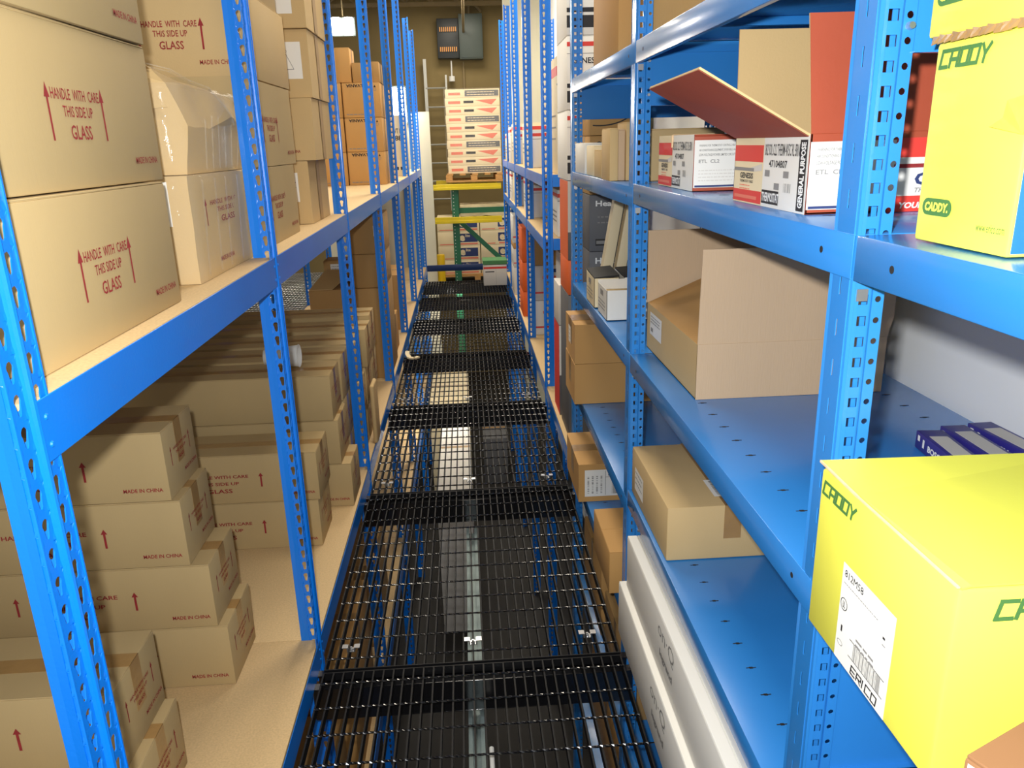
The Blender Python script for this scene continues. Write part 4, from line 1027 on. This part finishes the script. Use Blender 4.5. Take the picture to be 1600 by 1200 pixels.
def d_flat(k):
    def g(d):
        f = face(d, '-y'); W = 2 * d[0]; H = d[2]
        f.rect(W * .06, H * .3, W * .28, H * .62, pinkI)
        if k % 3 == 0: f.rect(W * .36, H * .15, W * .98, H * .85, greyC); f.lines(W * .4, H * .6, W * .9, 2, H * .3, H * .08, creamC)
        else: f.rect(W * .34, H * .35, W * .52, H * .65, blackI); f.poly([(W * .55, H * .7), (W * .95, H * .8), (W * .85, H * .15)], pinkI)
        return [f]
    return g
pos = ['bottom', 'second', 'third', 'fourth', 'fifth', 'sixth', 'seventh', 'eighth', 'ninth', 'top']
for i in range(10):
    z = 1.2105 + i * .109
    carton(f'flat cream carton with orange print, {pos[i]} of the stack on the end pallet', -.20 + random.uniform(-.008, .008), .53, 11.1, 11.85, z, z + .1085, creamC, group=gP, tape=False, flaps=False, deco=d_flat(i), name='flat_carton')
t = thing('stretch_wrap', 'clear stretch wrap around the stack of flat cartons on the end pallet', 'wrap', (.16, 11.47, 1.2105)); film(t, -.385, .385, -.40, .40, 1.10, .02, 4, 'wrap_film')
gE = 'cartons below the yellow beams at the end'
def d_e(d):
    f = face(d, '-y'); W = 2 * d[0]; H = d[2]; f.rect(W * .48, H * .25, W * .95, H * .85, navyI); f.text('e', W * .52, H * .32, H * .42, creamC, bold=.05, lift=.0014); f.text('lite', W * .66, H * .6, H * .2, creamC, lift=.0014); f.rect(W * .5, H * .08, W * .95, H * .18, pinkI); f.rect(W * .05, H * .08, W * .4, H * .14, pinkI); return [f]
rows = ['lowest', 'second', 'third', 'top']
for r in range(4):
    for c_, (x0, x1) in enumerate(((-.40, .19), (.20, .72))):
        carton(f'cream carton with a blue panel, {rows[r]} row {["left", "right"][c_]} below the yellow beams', x0, x1, 11.05, 11.5, -.17 + r * .2, -.17 + r * .2 + .199, creamC, group=gE, tape=False, flaps=False, deco=d_e, name='printed_carton')
tag(link('pallet', MB().box(-.42, .73, 11.0, 11.55, -.2, -.171).box(-.42, -.34, 11.0, 11.55, -.3, -.2).box(.1, .18, 11.0, 11.55, -.3, -.2).box(.65, .73, 11.0, 11.55, -.3, -.2), woodM), 'wooden pallet under the cream cartons at the end', 'pallet')
struct('trim_3', MB().box(-1.0, 1.18, 10.99, 11.28, -.36, -.301).box(-1.0, .61, 11.28, 11.9, -.36, -.301), floorM)
tag(link('wrapped_sacks', rough_body(.36, .22, .16, .03, 5), mat('pale_sacks', s2l(205, 190, 150), .7, var=.1), None, (.30, 11.28, .632)), 'pale wrapped sacks lying on top of the cream cartons, behind the green brace', 'sack')
tag(link('bollard', MB().tube((-.36, 10.75, -.3), (-.36, 10.75, .16), .055, 16), bollM, bevel=.01), 'yellow post guard behind the dark blue beam at the left end of the walkway', 'bollard')
b = carton('grey white carton with a green lid on the far right end of the walkway', .19, .47, 9.32, 9.62, -.0440, .205, greyW, tape=False, flaps=False, deco=lambda d: [(lambda f: (f.rect(0, .20, 2 * d[0], .225, redB), f.rect(.02, .16, .13, .172, blackI), f.rect(.148, 0, .150, .2, greyI), f)[-1])(face(d, '-y'))])
link('lid', MB().box(-.145, .145, -.155, .155, .2541, .30), lidG, b)

# ladder, electrical cabinets, lamps
t = thing('ladder', 'pale metal ladder leaning against the back wall', 'ladder', (-.38, 13.9, -.3))
link('rail', MB().bar((-.18, -.06, 0.8), (-.18, -.04, 3.25), .05, .05), alum, t); link('rail', MB().bar((.16, -.06, 0.8), (.16, -.04, 3.0), .03, .05), alum, t)
for i in range(7): link('rung', MB().tube((-.18, 0, 0), (.16, 0, 0), .014, 6), alum, t, (0, -.06, 1.0 + i * .3))
t = thing('electrical_panel', 'open dark electrical panel with rows of orange breakers on the back wall', 'panel', (-.15, 13.9, 2.95))
link('cabinet', MB().box(-.18, .17, -.1, .095, 0, .60), mat('dark_panel_enamel', s2l(48, 52, 54), .5), t, bevel=.008)
mb = MB()
for r in range(2):
    for i in range(9): mb.box(-.14 + i * .032, -.122 + i * .032, -.125, -.1, .10 + r * .30, .17 + r * .30)
link('breakers', mb, mat('breaker_orange', s2l(214, 150, 80), .5), t)
t = thing('electrical_cabinet', 'closed grey green electrical cabinet right of the open panel on the back wall', 'cabinet', (.21, 13.9, 2.95))
link('cabinet', MB().box(-.185, .20, -.14, .095, -.02, .66), panelM, t, bevel=.008); link('door', MB().box(-.165, .18, -.15, -.1405, 0, .64), panelM, t, bevel=.003)
tag(link('wall_bulb', MB().tube((-.12, 13.88, 2.66), (-.12, 13.88, 2.92), .012, 8).tube((-.12, 13.88, 2.60), (-.12, 13.88, 2.68), .05, 12), cupM), 'small white globe hanging below the open electrical panel', 'lamp')
tag(link('conduit', MB().tube((.2, 13.95, 3.62), (.2, 13.95, 3.95), .02, 8).tube((.4, 13.95, 3.66), (.1, 13.95, 3.98), .02, 8), joistM), 'brown conduit pipes running from the ceiling to the electrical cabinets', 'pipe')
tag(link('conduit', MB().tube((.08, 13.95, 2.2), (.08, 13.95, 2.9), .015, 8), joistM), 'thin brown conduit running down the back wall below the electrical cabinets', 'pipe')
for i, (x, y, z, w, h) in enumerate(((-1.60, 12.0, 3.22, .17, .11), (-.80, 10.79, 2.1, .10, .22))):
    t = thing('work_light', ['glaring white lamp high on the left above the far cartons', 'glaring white lamp between the far left posts'][i], 'lamp', (x, y, z))
    for s in (-1, 1): link('glowing_tube', MB().tube((s * w * .5, 0, -h), (s * w * .5, 0, h), w * .42, 12), lampM, t, bevel=.01)
    link('housing', MB().box(-w, w, .05, .08, -h * 1.1, h * 1.1), panelM, t)
    if i == 0: link('hanger', MB().tube((0, .1, h * 1.1), (0, .1, 3.99 - z), .01, 6), joistM, t)
    else: link('stand', MB().tube((0, .075, -h * 1.1), (0, .075, -2.5 - z), .02, 6), joistM, t)
    area('work_light_glow', (x, y - .12, z), .3, 25, (1, .95, .85), aim=(0, 5, 1))
# small litter on the walkway
mb = MB(); pts = [(-.56, 6.30, -.040), (-.555, 6.20, -.038), (-.53, 6.10, -.040), (-.49, 6.08, -.040), (-.46, 6.12, -.040)]
for p, q in zip(pts[:-1], pts[1:]): mb.bar(p, q, .035, .012)
tag(link('bent_bracket', mb, creamC, None, (.03, 0, 0)), 'small bent pale plastic piece lying at the left edge of the grating', 'litter')
# lower level aisle: pale wrapped stacks seen through the grating
gL = 'pale cartons on the lower floor seen through the grating'
for i, (x0, x1, y0, y1, zt, m) in enumerate(((-.34, -.05, 5.9, 7.9, -1.15, greyW), (-.50, -.05, 8.35, 9.4, -1.15, creamC), (-.50, -.07, 9.7, 10.4, -1.2, creamC), (.1, .4, 9.0, 9.8, -1.9, greyC))):
    carton(['nearest pale tall carton on the lower floor left of the middle', 'second pale tall carton on the lower floor left of the middle', 'farthest pale tall carton on the lower floor left of the middle', 'dark carton on the lower floor right of the middle'][i] + ', seen through the grating', x0, x1, y0, y1, -2.499, zt, m, group=gL)
